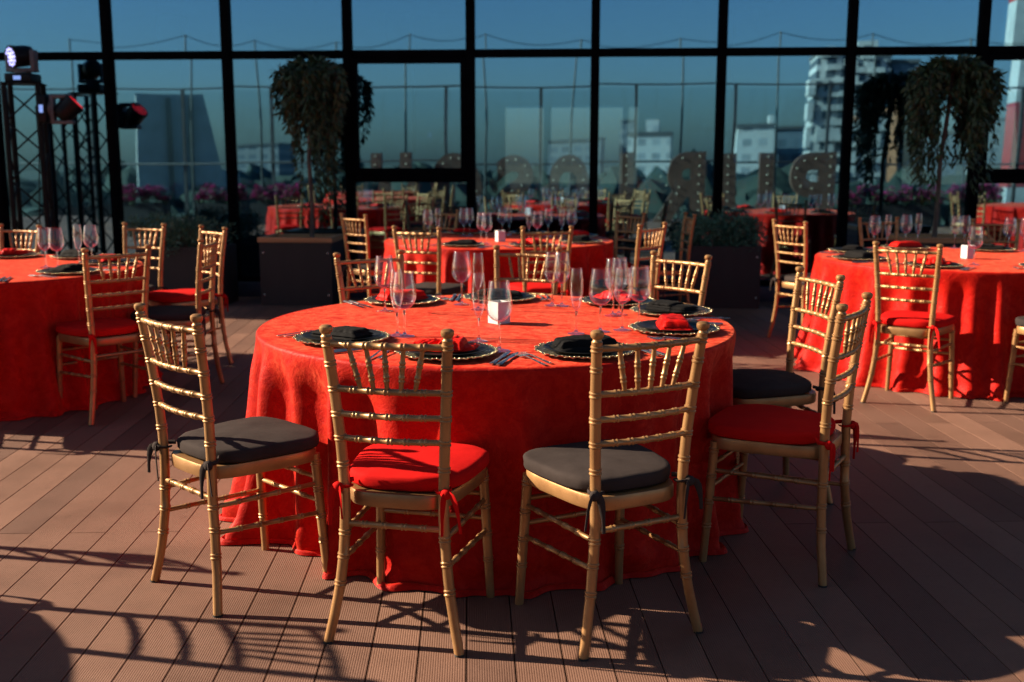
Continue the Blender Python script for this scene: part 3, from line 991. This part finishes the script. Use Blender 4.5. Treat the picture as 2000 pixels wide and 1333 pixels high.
# ------------------------------------------------------------------ glass building
B = thing('glass_building', 'building with a dark tinted glass curtain wall and black mullions behind the tables', 'building', (0, WY, 0), WA)
S_MIN, S_MAX = -7, 11
sL, sR = S0 + DS * S_MIN, S0 + DS * S_MAX
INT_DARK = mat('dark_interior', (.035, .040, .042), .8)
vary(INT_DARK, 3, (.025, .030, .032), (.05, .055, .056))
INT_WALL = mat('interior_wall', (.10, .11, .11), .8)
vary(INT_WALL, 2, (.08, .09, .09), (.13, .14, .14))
for i in range(S_MIN, S_MAX + 1):
    s = S0 + DS * i
    boxo('mullion', (s - .042, s + .042, -.06, .06, .15, 4.70), FRAME, B, .006)
for z0, z1 in ((2.345, 2.420), (4.62, 4.70)):
    for i in range(S_MIN, S_MAX):
        s = S0 + DS * i
        boxo('transom', (s + .0425, s + DS - .0425, -.045, .05, z0, z1), FRAME, B, .004)
for i in range(S_MIN, S_MAX):
    s = S0 + DS * i
    boxo('bottom_rail', (s + .0425, s + DS - .0425, -.045, .05, .15, .205), FRAME, B, .004)
boxo('sill_curb', (sL, sR, -.10, .10, -.02, .148), CURB, B, .006)
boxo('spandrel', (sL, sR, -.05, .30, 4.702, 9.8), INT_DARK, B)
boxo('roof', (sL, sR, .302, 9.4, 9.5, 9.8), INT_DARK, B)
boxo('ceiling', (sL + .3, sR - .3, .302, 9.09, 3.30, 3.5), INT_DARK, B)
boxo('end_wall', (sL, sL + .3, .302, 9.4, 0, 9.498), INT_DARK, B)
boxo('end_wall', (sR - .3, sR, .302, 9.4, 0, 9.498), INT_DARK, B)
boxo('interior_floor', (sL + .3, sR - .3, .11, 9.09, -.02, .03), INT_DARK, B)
# back wall with window openings to the sky beyond
zlo, zhi = .95, 2.31
op = [(-.37, .34), (.47, 1.77), (1.87, 2.05), (6.75, 8.7)]
x = sL + .3
for a, b in op + [(sR - .3, None)]:
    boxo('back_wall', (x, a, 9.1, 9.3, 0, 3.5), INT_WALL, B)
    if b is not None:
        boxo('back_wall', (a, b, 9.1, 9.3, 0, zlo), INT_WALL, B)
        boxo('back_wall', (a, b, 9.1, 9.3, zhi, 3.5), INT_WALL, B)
        x = b
for s in (-4.55, -1.4, 3.2):
    boxo('column', (s - .16, s + .16, 4.0, 4.32, .031, 3.299), INT_WALL, B, .01)
for s0, s1, y in ((-4.3, -3.5, 6.0), (2.6, 4.2, 7.0)):
    boxo('counter', (s0, s1, y, y + .6, .031, 1.05), GREYP, B, .01)
# panes, each slightly out of true as real glazing is
rnd = random.Random(8)
def pane(s0, s1, z0, z1, y=0.0, parent=B, tilt=True):
    bm = bmesh.new()
    box(bm, -(s1 - s0) / 2, (s1 - s0) / 2, -.004, .004, -(z1 - z0) / 2, (z1 - z0) / 2)
    o = link_mesh('pane', bm, PANE, parent, smooth=False)
    o.location = ((s0 + s1) / 2, y, (z0 + z1) / 2)
    if tilt: o.rotation_euler = (R(rnd.gauss(0, .05)), 0, R(rnd.gauss(0, .10)))
    return o
for i in range(S_MIN, S_MAX):
    a, b = S0 + DS * i + .038, S0 + DS * (i + 1) - .038
    pane(a, b, 2.415, 4.625)
    if i in (2, 7):
        # opening vent window with its own frame and a thick lower rail
        boxo('window_rail', (a + .005, b - .005, -.05, .05, 1.150, 1.235), FRAME, B, .004)
        f = bmesh.new()
        x0, x1, z0, z1, t = a + .006, b - .006, 1.236, 2.344, .052
        for q in ((x0, x1, z0, z0 + t), (x0, x1, z1 - t, z1), (x0, x0 + t, z0 + t, z1 - t), (x1 - t, x1, z0 + t, z1 - t)):
            box(f, q[0], q[1], -.062, .02, q[2], q[3])
        fr = link_mesh('window_frame', f, FRAME, B, smooth=False)
        pane(x0 + t - .004, x1 - t + .004, z0 + t - .004, z1 - t + .004, -.02, fr)
        pane(a, b, .20, 1.155)
    else:
        pane(a, b, .20, 2.35)

# ------------------------------------------------------------------ planters, shrubs and weeping trees
def planter(label, x, y, rz, w2, d, h, rim=True):
    t = thing('planter_box', label, 'planter', (x, y, 0), rz)
    bm = bmesh.new()
    for q in ((-w2, w2, -d, -d + .03), (-w2, w2, d - .03, d), (-w2, -w2 + .03, -d + .03, d - .03), (w2 - .03, w2, -d + .03, d - .03)):
        box(bm, *q, 0, h)
    link_mesh('box', bm, PLANTERM, t, smooth=False)
    boxo('soil', (-w2 + .031, w2 - .031, -d + .031, d - .031, h - .12, h - .05), SOIL, t)
    if rim:
        bm = bmesh.new()
        o = .012
        for q in ((-w2 - o, w2 + o, -d - o, -d + .05), (-w2 - o, w2 + o, d - .05, d + o), (-w2 - o, -w2 + .05, -d + .05, d - .05), (w2 - .05, w2 + o, -d + .05, d - .05)):
            box(bm, *q, h + .001, h + .046)
        link_mesh('wooden_rim', bm, WOODRIM, t, smooth=False)
    for sx in (-1, 1):
        for z in (.10, h - .10):
            bm = bmesh.new()
            bmesh.ops.create_uvsphere(bm, u_segments=10, v_segments=6, radius=.008, matrix=Matrix.Translation((sx * (w2 - .035), -d, z)) @ Matrix.Diagonal((1, .5, 1, 1)))
            link_mesh('bolt', bm, STEEL, t)
    return t

def leaf(bm, p, d, n, L, W):
    d = d.normalized(); s = d.cross(n)
    if s.length < 1e-4: s = d.orthogonal()
    s.normalize()
    nn = s.cross(d)
    a = bm.verts.new(p); b = bm.verts.new(p + d * L * .45 + s * W + nn * W * .3); c = bm.verts.new(p + d * L); e = bm.verts.new(p + d * L * .45 - s * W + nn * W * .3)
    bm.faces.new((a, b, c, e))

def weeping_tree(label, x, y, z0, h, rad, low, seed, lean=.0, outer=False):
    t = thing('weeping_tree', label, 'tree', (x, y, z0))
    rnd = random.Random(seed)
    bm = bmesh.new()
    top = Vector((lean, 0, h - .16))
    sweep(bm, [(0, 0, -.06), (lean * .1 + .012, .005, h * .2), (lean * .3 - .008, -.006, h * .45), (lean * .7 + .01, .004, h * .7), top], [.024, .021, .019, .018, .020], 10)
    trunk = link_mesh('trunk', bm, BARK, t)
    br = bmesh.new(); lf = bmesh.new()
    tufts = [rnd.uniform(0, 2 * PI) for _ in range(9)]
    for i in range(96):
        a = rnd.gauss(rnd.choice(tufts), .34)
        rr = rad * rnd.uniform(.08, 1.0) ** .5 * (1 + .16 * math.sin(a * 2 + seed) + .1 * math.sin(a * 5 + seed))
        u0 = rr / rad
        rise = lerp(.16, .03, min(1, u0)) * rnd.uniform(.6, 1.1)
        long = rnd.random()
        if outer: drop = (rnd.choice((rnd.uniform(.15, .42), rnd.uniform(.3, .72))) if u0 > .55 else rnd.uniform(.08, .26)) * (h - low)
        elif u0 > .72: drop = rnd.uniform(.12, .34) * (h - low)
        elif long < .35: drop = rnd.uniform(.2, .5) * (h - low)
        else: drop = rnd.uniform(.45, 1.0) * (h - low) * (1 if u0 < .5 else .7)
        d0 = Vector((math.cos(a), math.sin(a), 0))
        pts = []
        N = 18
        for k in range(N + 1):
            q = k / N
            if q < .4:
                v = q / .4
                p = top + d0 * rr * math.sin(v * PI / 2) + Vector((0, 0, rise * math.sin(v * PI * .6) - .10 * u0 * u0 * v * v))
            else:
                v = (q - .4) / .6
                base = top + d0 * rr + Vector((0, 0, rise * math.sin(PI * .6) - .10 * u0 * u0))
                p = base - d0 * .07 * u0 * v * v + Vector((.014 * math.sin(v * 7 + i), .014 * math.cos(v * 6 + i), -drop * v))
            pts.append(p)
        sweep(br, pts[::2], [lerp(.0055, .0015, k / (len(pts[::2]) - 1)) for k in range(len(pts[::2]))], 5)
        for k in range(2, N + 1):
            for _ in range(5):
                p = pts[k - 1].lerp(pts[k], rnd.random()) + Vector((rnd.gauss(0, .014), rnd.gauss(0, .014), rnd.gauss(0, .012)))
                b = rnd.uniform(0, 2 * PI)
                d = Vector((math.cos(b) * .5, math.sin(b) * .5, -rnd.uniform(.35, 1.4) if k > 6 else rnd.uniform(-.9, .35))) + d0 * .25
                leaf(lf, p, d, Vector((rnd.gauss(0, 1), rnd.gauss(0, 1), rnd.gauss(0, 1))), rnd.uniform(.05, .10), rnd.uniform(.009, .016))
    link_mesh('branches', br, TWIG, t)
    link_mesh('crown', lf, WEEP, t, smooth=False, recalc=False)
    return t

def shrub(name, label, cat, x, y, z0, w2, d2, h, m, seed, n=5200, L=(.03, .06), W=(.004, .008), flowers=None):
    t = thing(name, label, cat, (x, y, z0))
    rnd = random.Random(seed)
    bm = bmesh.new()
    clumps = [(rnd.uniform(-1, 1), rnd.uniform(-1, 1), rnd.uniform(.1, 1)) for _ in range(46)]
    stems = bmesh.new()
    cs = []
    for u, v, q in clumps:
        zz = h * q * (1 - .35 * (u * u + v * v) * .5)
        cs.append((Vector((u * w2 * .85, v * d2 * .85, zz)), rnd.uniform(.05, .11)))
    for c, r in cs[::2]:
        sweep(stems, [(c.x * .3, c.y * .3, -.08), (c.x * .7, c.y * .7, c.z * .5), c], [.007, .005, .002], 5)
    fl = bmesh.new()
    for i in range(n):
        c, r = cs[rnd.randrange(len(cs))]
        d = Vector((rnd.gauss(0, 1), rnd.gauss(0, 1), rnd.gauss(.15, 1))).normalized()
        p = c + d * r * rnd.uniform(.35, 1.05)
        if p.z < -.02: p.z = rnd.uniform(-.02, .05)
        dd = (d + Vector((rnd.gauss(0, .5), rnd.gauss(0, .5), rnd.gauss(.1, .5))))
        leaf(bm, p, dd, Vector((rnd.gauss(0, 1), rnd.gauss(0, 1), rnd.gauss(0, 1))), rnd.uniform(*L), rnd.uniform(*W))
        if flowers and i % 2 == 0 and p.z > h * .2:
            for b in range(4):
                aa = b * PI / 2 + i
                leaf(fl, p + d * .02, Vector((math.cos(aa), math.sin(aa), .35 + d.z * .4)), Vector((0, 0, 1)), rnd.uniform(.045, .07), .026)
    link_mesh('stems', stems, BARK, t)
    link_mesh('foliage', bm, m, t, smooth=False, recalc=False)
    if flowers: link_mesh('blossoms', fl, flowers, t, smooth=False, recalc=False)
    return t

planter('dark square planter with a wooden rim holding the left weeping tree', -1.625, 10.345, WA, .345, .265, .60)
weeping_tree('weeping tree with drooping dark foliage in the square planter left of centre', -1.53, 10.30, .55, 1.80, .37, .02, 4, .02)
planter('dark planter under the weeping tree behind the right table', 4.16, 9.32, WA, .36, .27, .66)
weeping_tree('weeping tree with leaning pale trunk behind the right table', 4.08, 9.25, .61, 1.68, .33, .05, 9, .07, True)
planter('dark planter box holding the low shrub right of the back table', 2.365, 9.99, WA, .345, .23, .58, False)
shrub('juniper_shrub', 'low dark juniper shrub in the planter right of the back table', 'shrub', 2.34, 9.97, .54, .44, .26, .27, JUNIPER, 3)
planter('dark planter box behind the chairs right of the left table', -2.72, 10.30, WA, .40, .25, .56, False)
shrub('juniper_shrub', 'low dark juniper shrub behind the sunlit chairs at left', 'shrub', -2.78, 10.27, .52, .50, .27, .28, JUNIPER, 6)

# ------------------------------------------------------------------ lighting trusses and moving heads
def truss(label, x, y, rz, h):
    t = thing('truss_tower', label, 'truss tower', (x, y, 0), rz)
    w2 = .145
    cr = [(-w2, -w2), (w2, -w2), (w2, w2), (-w2, w2)]
    for cx, cy in cr:
        bm = bmesh.new()
        sweep(bm, [(cx, cy, .012), (cx, cy, h - .012)], .025, 12)
        link_mesh('main_tube', bm, BLACKM, t)
    n = 7
    for k in range(4):
        a, b = cr[k], cr[(k + 1) % 4]
        bm = bmesh.new()
        for i in range(n):
            z0, z1 = .08 + (h - .16) * i / n, .08 + (h - .16) * (i + 1) / n
            p, q = (a, b) if i % 2 == 0 else (b, a)
            sweep(bm, [(p[0], p[1], z0), (q[0], q[1], z1)], .0085, 8)
        link_mesh('diagonal_bracing', bm, BLACKM, t)
    boxo('base_plate', (-.30, .30, -.30, .30, 0, .011), BLACKM, t, .003)
    boxo('top_plate', (-.18, .18, -.18, .18, h - .011, h), BLACKM, t, .003)
    return t

def moving_head(label, loc, rot, led, tilt):
    t = thing('moving_head_light', label, 'stage light', loc)
    t.rotation_euler = rot
    b = boxo('base', (-.125, .125, -.11, .11, .0, .085), BLACKP, t, .014, 3)
    boxo('display', (-.035, .035, -.1125, -.1095, .025, .06), SCREEN, b)
    bm = bmesh.new()
    lathe(bm, [(0, .085), (.075, .085), (.075, .105), (0, .105)], 24)
    for s in (-1, 1):
        box(bm, s * .118 - .018, s * .118 + .018, -.05, .05, .10, .30)
    box(bm, -.135, .135, -.055, .055, .10, .135)
    bevel_all(bm, .008, 2)
    link_mesh('yoke', bm, GREYP, t)
    hd = bmesh.new()
    lathe(hd, [(0, -.115), (.055, -.112), (.085, -.09), (.096, -.04), (.098, .06), (.104, .075), (.104, .100), (.096, .104), (0, .098)], 32)
    o = link_mesh('head', hd, BLACKP, t)
    o.location = (0, 0, .245)
    o.rotation_euler = tilt
    le = bmesh.new()
    for rr, cnt in ((0, 1), (.036, 6), (.072, 12)):
        for k in range(cnt):
            a = 2 * PI * k / cnt
            bmesh.ops.create_uvsphere(le, u_segments=12, v_segments=8, radius=.0155, matrix=Matrix.Translation((rr * math.cos(a), rr * math.sin(a), .101)) @ Matrix.Diagonal((1, 1, .55, 1)))
    link_mesh('lens_cluster', le, led, o)
    return t

truss('black truss tower with a stage light on top, at left before the glass', -4.17, 10.36, R(12), 2.07)
truss('second black truss tower cut by the left picture edge', -4.64, 10.10, R(-6), 2.07)
moving_head('upright moving head light with blue-white LEDs on top of the truss', (-4.17, 10.36, 2.071), (0, 0, R(-6)), LEDB, (R(98), 0, R(-36)))
moving_head('sideways moving head light with red LEDs clamped to the truss', (-4.00, 10.27, 1.83), (0, R(90), R(4)), LEDR, Vector((-.62, .10, .66)).to_track_quat('Z', 'Y').to_euler())
cb = bmesh.new()
sweep(cb, [(-4.05, 10.30, 1.86), (-4.02, 10.24, 1.5), (-4.05, 10.20, .8), (-4.0, 10.16, .05), (-3.8, 10.1, .012), (-3.5, 10.3, .012)], .006, 8)
tag(link_mesh('power_cable', cb, BLACKP), 'black power cable hanging down the truss from the sideways light', 'cable')

# ------------------------------------------------------------------ behind the viewer (seen mirrored in the glass)
METAL = mat('grey_post_metal', (.20, .19, .18), .5, .6)
vary(METAL, 10, (.09, .085, .08), (.14, .135, .13))
def railing():
    t = thing('glass_railing', 'tall glass wind screen with metal posts along the terrace edge', 'railing', (0, -3.55, 0), WA)
    x = -14.0
    i = 0
    while x < 12:
        boxo('post', (x - .035, x + .035, -.035, .035, -.02, 2.98), METAL, t)
        boxo('pane', (x + .05, x + 2.05, -.006, .006, .08, 2.92), RAILGLASS, t)
        x += 2.1; i += 1
    boxo('handrail', (-14.2, 12.2, .04, .085, 1.34, 1.385), METAL, t, .01)
    boxo('top_rail', (-14.2, 12.2, -.03, .03, 2.985, 3.02), METAL, t)
railing()
pole_x = [-12.4, -9.65, -8.0, -6.27, -4.48, -2.7, -.7, 1.72, 3.76, 5.81, 8.0, 10.2]
for i, px in enumerate(pole_x):
    bm = bmesh.new()
    y = -3.75 + px * math.tan(WA)
    sweep(bm, [(0, 0, 0), (.02 * math.sin(i * 3), 0, 2.2), (.07 * math.sin(i * 2.3), 0, 4.1 + .12 * math.sin(i * 1.7))], [.034, .027, .018], 10)
    o = tag(link_mesh('festoon_pole', bm, METAL), 'slim pole carrying the festoon wire above the terrace railing', 'pole', 'festoon poles along the railing')
    o.location = (px, y, 0)
bm = bmesh.new()
for i in range(len(pole_x) - 1):
    a, b = pole_x[i], pole_x[i + 1]
    pa = Vector((a + .07 * math.sin(i * 2.3), -3.75 + a * math.tan(WA), 4.08 + .12 * math.sin(i * 1.7)))
    pb = Vector((b + .07 * math.sin((i + 1) * 2.3), -3.75 + b * math.tan(WA), 4.08 + .12 * math.sin((i + 1) * 1.7)))
    sweep(bm, [pa.lerp(pb, q / 10) - Vector((0, 0, .17 * math.sin(PI * q / 10))) for q in range(11)], .009, 6)
tag(link_mesh('festoon_wire', bm, BLACKP), 'thin festoon wire sagging between the poles, mirrored in the glass', 'wire')

LETTERM = mat('letter_brown', (.17, .085, .055), .7)
vary(LETTERM, 6, (.105, .052, .034), (.14, .072, .048))
BULB = mat('marquee_bulb', (.8, .7, .55), .3, emit=(1, .72, .4), emit_s=.05)
vary(BULB, 20, (.7, .6, .45), (.85, .78, .62))
def marquee(ch, x_left, x_right, y, label, path, flip=False):
    """x_left > x_right: letters face the building, so they read right to left seen from behind"""
    t = thing('marquee_letter', label, 'marquee letter', ((x_left + x_right) / 2, y, 0), WA + PI)
    wd = abs(x_left - x_right); H = 1.55
    cu = bpy.data.curves.new('glyph', 'FONT')
    cu.body = ch; cu.size = 1; cu.extrude = .07; cu.offset = .045
    tmp = bpy.data.objects.new('glyph', cu)
    C.objects.link(tmp)
    dg = bpy.context.evaluated_depsgraph_get()
    me = bpy.data.meshes.new_from_object(tmp.evaluated_get(dg))
    bpy.data.objects.remove(tmp)
    xs = [v.co.x for v in me.vertices]; ys = [v.co.y for v in me.vertices]
    x0, x1, y0, y1 = min(xs), max(xs), min(ys), max(ys)
    for v in me.vertices:
        u = (v.co.x - x0) / (x1 - x0) - .5; q = (v.co.y - y0) / (y1 - y0)
        if flip: q = 1 - q
        v.co = Vector((u * wd, -v.co.z, q * H))
    bm = bmesh.new(); bm.from_mesh(me)
    link_mesh('face', bm, LETTERM, t, smooth=False)
    for u, q in path:
        bb = bmesh.new()
        bmesh.ops.create_uvsphere(bb, u_segments=10, v_segments=6, radius=.015)
        o = link_mesh('bulb', bb, BULB, t)
        o.location = ((u - .5) * wd, -.085, q * H)
def line(a, b, n): return [(lerp(a[0], b[0], k / (n - 1)), lerp(a[1], b[1], k / (n - 1))) for k in range(n)]
bowl = [(.45, .92), (.7, .90), (.86, .80), (.88, .67), (.76, .55), (.5, .52)]
P_ = line((.12, .06), (.12, .94), 8) + bowl
R_ = P_ + line((.55, .42), (.88, .06), 4)
U_ = line((.12, .95), (.12, .35), 6) + [(.2, .16), (.38, .07), (.62, .07), (.8, .16)] + line((.88, .35), (.88, .95), 6)
N_ = [(u, 1 - q) for u, q in U_]
S_ = [(.85, .82), (.68, .93), (.45, .94), (.22, .86), (.15, .72), (.3, .58), (.55, .5), (.78, .4), (.86, .26), (.7, .1), (.45, .06), (.2, .12)]
O_ = [(.5 + .38 * math.cos(k * PI / 7), .5 + .43 * math.sin(k * PI / 7)) for k in range(14)]
I_ = line((.5, .05), (.5, .95), 8)
for ch, a, b, y, word, pth, fl in (('P', 4.97, 4.0, -2.88, 'first letter P', P_, False), ('U', 3.66, 2.54, -2.98, 'letter U after the P', U_, False), ('R', 2.32, 1.18, -2.98, 'letter R', R_, False),
                                   ('I', .72, .42, -2.92, 'narrow letter I after the R', I_, False), ('U', -.20, -1.10, -2.82, 'arched letter right of the S shape', N_, True), ('S', -1.45, -2.30, -2.66, 'S shaped letter', S_, False),
                                   ('O', -2.56, -3.66, -2.42, 'round letter O', O_, False), ('U', -4.05, -4.96, -2.12, 'last letter of two stems', U_, False)):
    marquee(ch, a, b, y, f'brown marquee {word} with bulbs, by the railing', pth, fl)

fl_spots = [(-8.2, -1.1), (-6.9, -1.0), (5.7, -3.1), (6.7, -3.2), (7.9, -3.2), (-10, -1)]
for i, (x, y) in enumerate(fl_spots):
    planter('planter box at the terrace edge behind the viewer, under pink flowers', x, y, WA, .5, .25, .5, False)['group'] = 'flower planters at the terrace edge'
    s = shrub('petunia_plant', 'mound of pink petunias in a planter at the terrace edge', 'flowers', x, y, .46, .62, .35, .42, GREENL, 20 + i, 1500, (.04, .07), (.012, .02), PETUNIA)
    s['group'] = 'pink petunias at the terrace edge'

def back_table(x, y, seed, chairs):
    tablecloth(x, y, .925, ZT, seed, 'red tablecloth on a round table behind or beside the viewer', [(0, 1.0), (120, 1.0), (240, 1.0)], 20, None, 220, 12)['group'] = 'red tablecloths out of the frame'
    for i, a in enumerate(chairs):
        chair(x + 1.28 * math.cos(R(a)), y + 1.28 * math.sin(R(a)), a + 90, 'red' if i % 2 else 'black', 'gold chair at a red table behind or beside the viewer', 'gold chairs out of the frame')
back_table(-3.42, 2.80, 51, (21, -12, 62))
back_table(-4.6, -.6, 53, (40, 90, 140, -20))
back_table(7.2, 4.2, 63, (90, 150, 210))

# ------------------------------------------------------------------ city beyond the terrace (mirrored in the glass)
GROUND = mat('distant_ground', (.05, .06, .045), .95)
vary(GROUND, .02, (.035, .05, .035), (.08, .085, .07), detail=6)
bm = bmesh.new()
q = 4000
bm.faces.new([bm.verts.new(v) for v in ((-q, -q, -18), (q, -q, -18), (q, q, -18), (-q, q, -18))])
tag(link_mesh('ground', bm, GROUND, smooth=False), kind='structure')
boxo('terrace_block', (-15.9, 17.9, -4.15, 21, -18.5, -.61), GREYP)
tag(bpy.data.objects['terrace_block'], kind='structure')
TREEL = mat('treeline_leaf', (.03, .05, .025), .9)
vary(TREEL, .15, (.010, .020, .016), (.026, .040, .028), detail=8)
bm = bmesh.new()
rnd = random.Random(77)
for i in range(800):
    y = -rnd.uniform(22, 200)
    x = rnd.uniform(-1, 1) * (30 + abs(y) * .9)
    r = rnd.uniform(1.6, 3.4) * (1 + abs(y) / 200)
    top = rnd.uniform(-7, -1.5) + abs(y) * .012
    mm = Matrix.Translation((x, y, top - r)) @ Matrix.Diagonal((r, r, r * rnd.uniform(.9, 1.5), 1))
    res = bmesh.ops.create_icosphere(bm, subdivisions=2, radius=1, matrix=mm)
    for v in res['verts']:
        v.co += Vector((noise.noise(v.co * .6), noise.noise(v.co * .6 + Vector((9, 0, 0))), noise.noise(v.co * .6 + Vector((0, 9, 0))))) * r * .6
tag(link_mesh('woodland', bm, TREEL), kind='stuff')

def facade(name, wall, win, sx, sz, frac=.5):
    m = mat(name, wall, .8)
    tc = nd(m, 'ShaderNodeTexCoord')
    mp = nd(m, 'ShaderNodeMapping'); mp.inputs['Rotation'].default_value = (R(90), 0, 0)
    lk(m, tc.outputs['Object'], mp.inputs[0])
    bk = nd(m, 'ShaderNodeTexBrick')
    bk.offset = 0
    bk.inputs['Scale'].default_value = 1
    bk.inputs['Brick Width'].default_value = sx; bk.inputs['Row Height'].default_value = sz
    bk.inputs['Mortar Size'].default_value = sz * frac * .5
    bk.inputs['Color1'].default_value = (*win, 1); bk.inputs['Color2'].default_value = (*[c * 1.5 for c in win], 1); bk.inputs['Mortar'].default_value = (*wall, 1)
    lk(m, mp.outputs[0], bk.inputs[0])
    lk(m, bk.outputs[0], bsdf(m).inputs['Base Color'])
    return m
F_WHITE = facade('white_facade', (.62, .60, .58), (.30, .31, .32), 4, 3.2, .55)
F_BLUE = facade('blue_grey_facade', (.16, .20, .24), (.09, .12, .15), 4, 3.2, .5)
F_GREY = facade('grey_facade', (.26, .27, .28), (.12, .14, .16), 5, 3.4, .5)
F_TOWER = facade('balcony_facade', (.50, .48, .46), (.06, .07, .08), 3.4, 3.0, .45)
F_PALE = mat('pale_render', (.48, .46, .44), .85)
vary(F_PALE, .6, (.42, .40, .38), (.54, .52, .5))
def building(label, x0, x1, y, ztop, depth, m, extra=None):
    t = thing('city_building', label, 'building', ((x0 + x1) / 2, y, -18))
    w2 = (x1 - x0) / 2
    boxo('wall', (-w2, w2, -depth, 0, 0, ztop + 18), m, t)
    boxo('roof', (-w2 - .3, w2 + .3, -depth - .3, .3, ztop + 18.01, ztop + 18.8), GREYP, t)
    for a, b, z in (extra or []):
        boxo('roof_block', (a * w2, b * w2, -depth * .7, -depth * .2, ztop + 18.81, ztop + 18.8 + z), m, t)
    return t
building('white slab block mirrored right of centre in the glass', -19, -7, -278, 7.6, 14, F_WHITE, [(-.2, .4, 3)])
building('white office block with rows of windows mirrored between the letters', 8, 17.5, -259, 9.2, 13, F_WHITE, [(.7, .95, 2)])
building('blue grey slab behind the white office block', 18, 27, -275, 9.0, 13, F_BLUE)
tw = building('tall pale tower with irregular balconies mirrored at the right', 24, 40.5, -228, 24.0, 18, F_TOWER, [(-.3, .2, 1.6), (.3, .9, 2.6)])
rnd = random.Random(31)
for k in range(90):
    bx = rnd.uniform(-8.2, 6.5); bz = 14 + 3.0 * rnd.randrange(0, 10) + .3; bw = rnd.uniform(1.2, 3.6)
    boxo('balcony', (bx, bx + bw, .02 + k * .002, .9 + k * .004, bz, bz + rnd.choice([.9, 1.2, 2.4])), F_PALE, tw)
for k in range(5):
    boxo('side_bay', (-8.9 - k * .22, -8.26, -9 + k, -2 + k, 12 + k * 5.2, 15.6 + k * 5.2), F_PALE, tw)
building('dark glazed half of the tall balcony tower', 40.9, 46.5, -229, 22.8, 18, F_BLUE)
building('low far block mirrored by the left planter tree', -190, -172, -400, 8, 18, F_GREY)
building('wide low far block in the haze behind the letters', -60, -40, -420, 10, 18, F_GREY)
building('thin far tower above the woodland', -34, -28, -440, 16, 12, F_GREY)
building('far blue block right of the woodland', 60, 78, -330, 10, 16, F_BLUE)
building('far grey block beyond the balcony tower', 95, 120, -380, 18, 16, F_GREY)
# stepped glass building at the left
t = thing('city_building', 'grey glazed building with a sloping side mirrored at the left', 'building', (-53.5, -87, -18), R(-30))
bm = bmesh.new()
vs = [bm.verts.new(v) for v in ((-4.6, 0, 0), (6.4, 0, 0), (6.0, 0, 18.3), (4.3, 0, 19.0), (2.4, 0, 26.4), (-4.6, 0, 26.4))]
f = bm.faces.new(vs)
ex = bmesh.ops.extrude_face_region(bm, geom=[f])
for v in ex['geom']:
    if isinstance(v, bmesh.types.BMVert): v.co.y -= 9
link_mesh('wall', bm, F_PALE, t, smooth=False)
for x in (-1.2, 1.1):
    boxo('rib', (x - .25, x + .25, .02, .5, 0, 26), METAL, t)
# red and white banded chimney at far right
RED = mat('red_band', (.45, .03, .03), .7); vary(RED, 2, (.3, .02, .02), (.38, .03, .03))
WHT = mat('white_band', (.7, .68, .66), .7); vary(WHT, 2, (.36, .36, .36), (.46, .45, .44))
t = thing('mast_tower', 'red and white banded mast mirrored at the right picture edge', 'mast', (17.9, -37, -18))
for i in range(7):
    boxo('band', (-.8, .8, -.8, .8, i * 4.5, i * 4.5 + 4.49), RED if i % 2 == 0 else WHT, t)
# crane beside the tower
CR = mat('crane_orange', (.40, .15, .06), .6); vary(CR, 2, (.34, .12, .05), (.45, .18, .08))
t = thing('tower_crane', 'orange tower crane mirrored beside the balcony tower', 'crane', (38.5, -205, -18), R(20))
bm = bmesh.new(); box(bm, -.9, .9, -.9, .9, 0, 34); link_mesh('mast', bm, CR, t, smooth=False)
bm = bmesh.new(); sweep(bm, [(-9, 0, 28.0), (0, 0, 29.5), (4, 0, 30)], [.4, .6, .5], 6); link_mesh('jib', bm, CR, t)
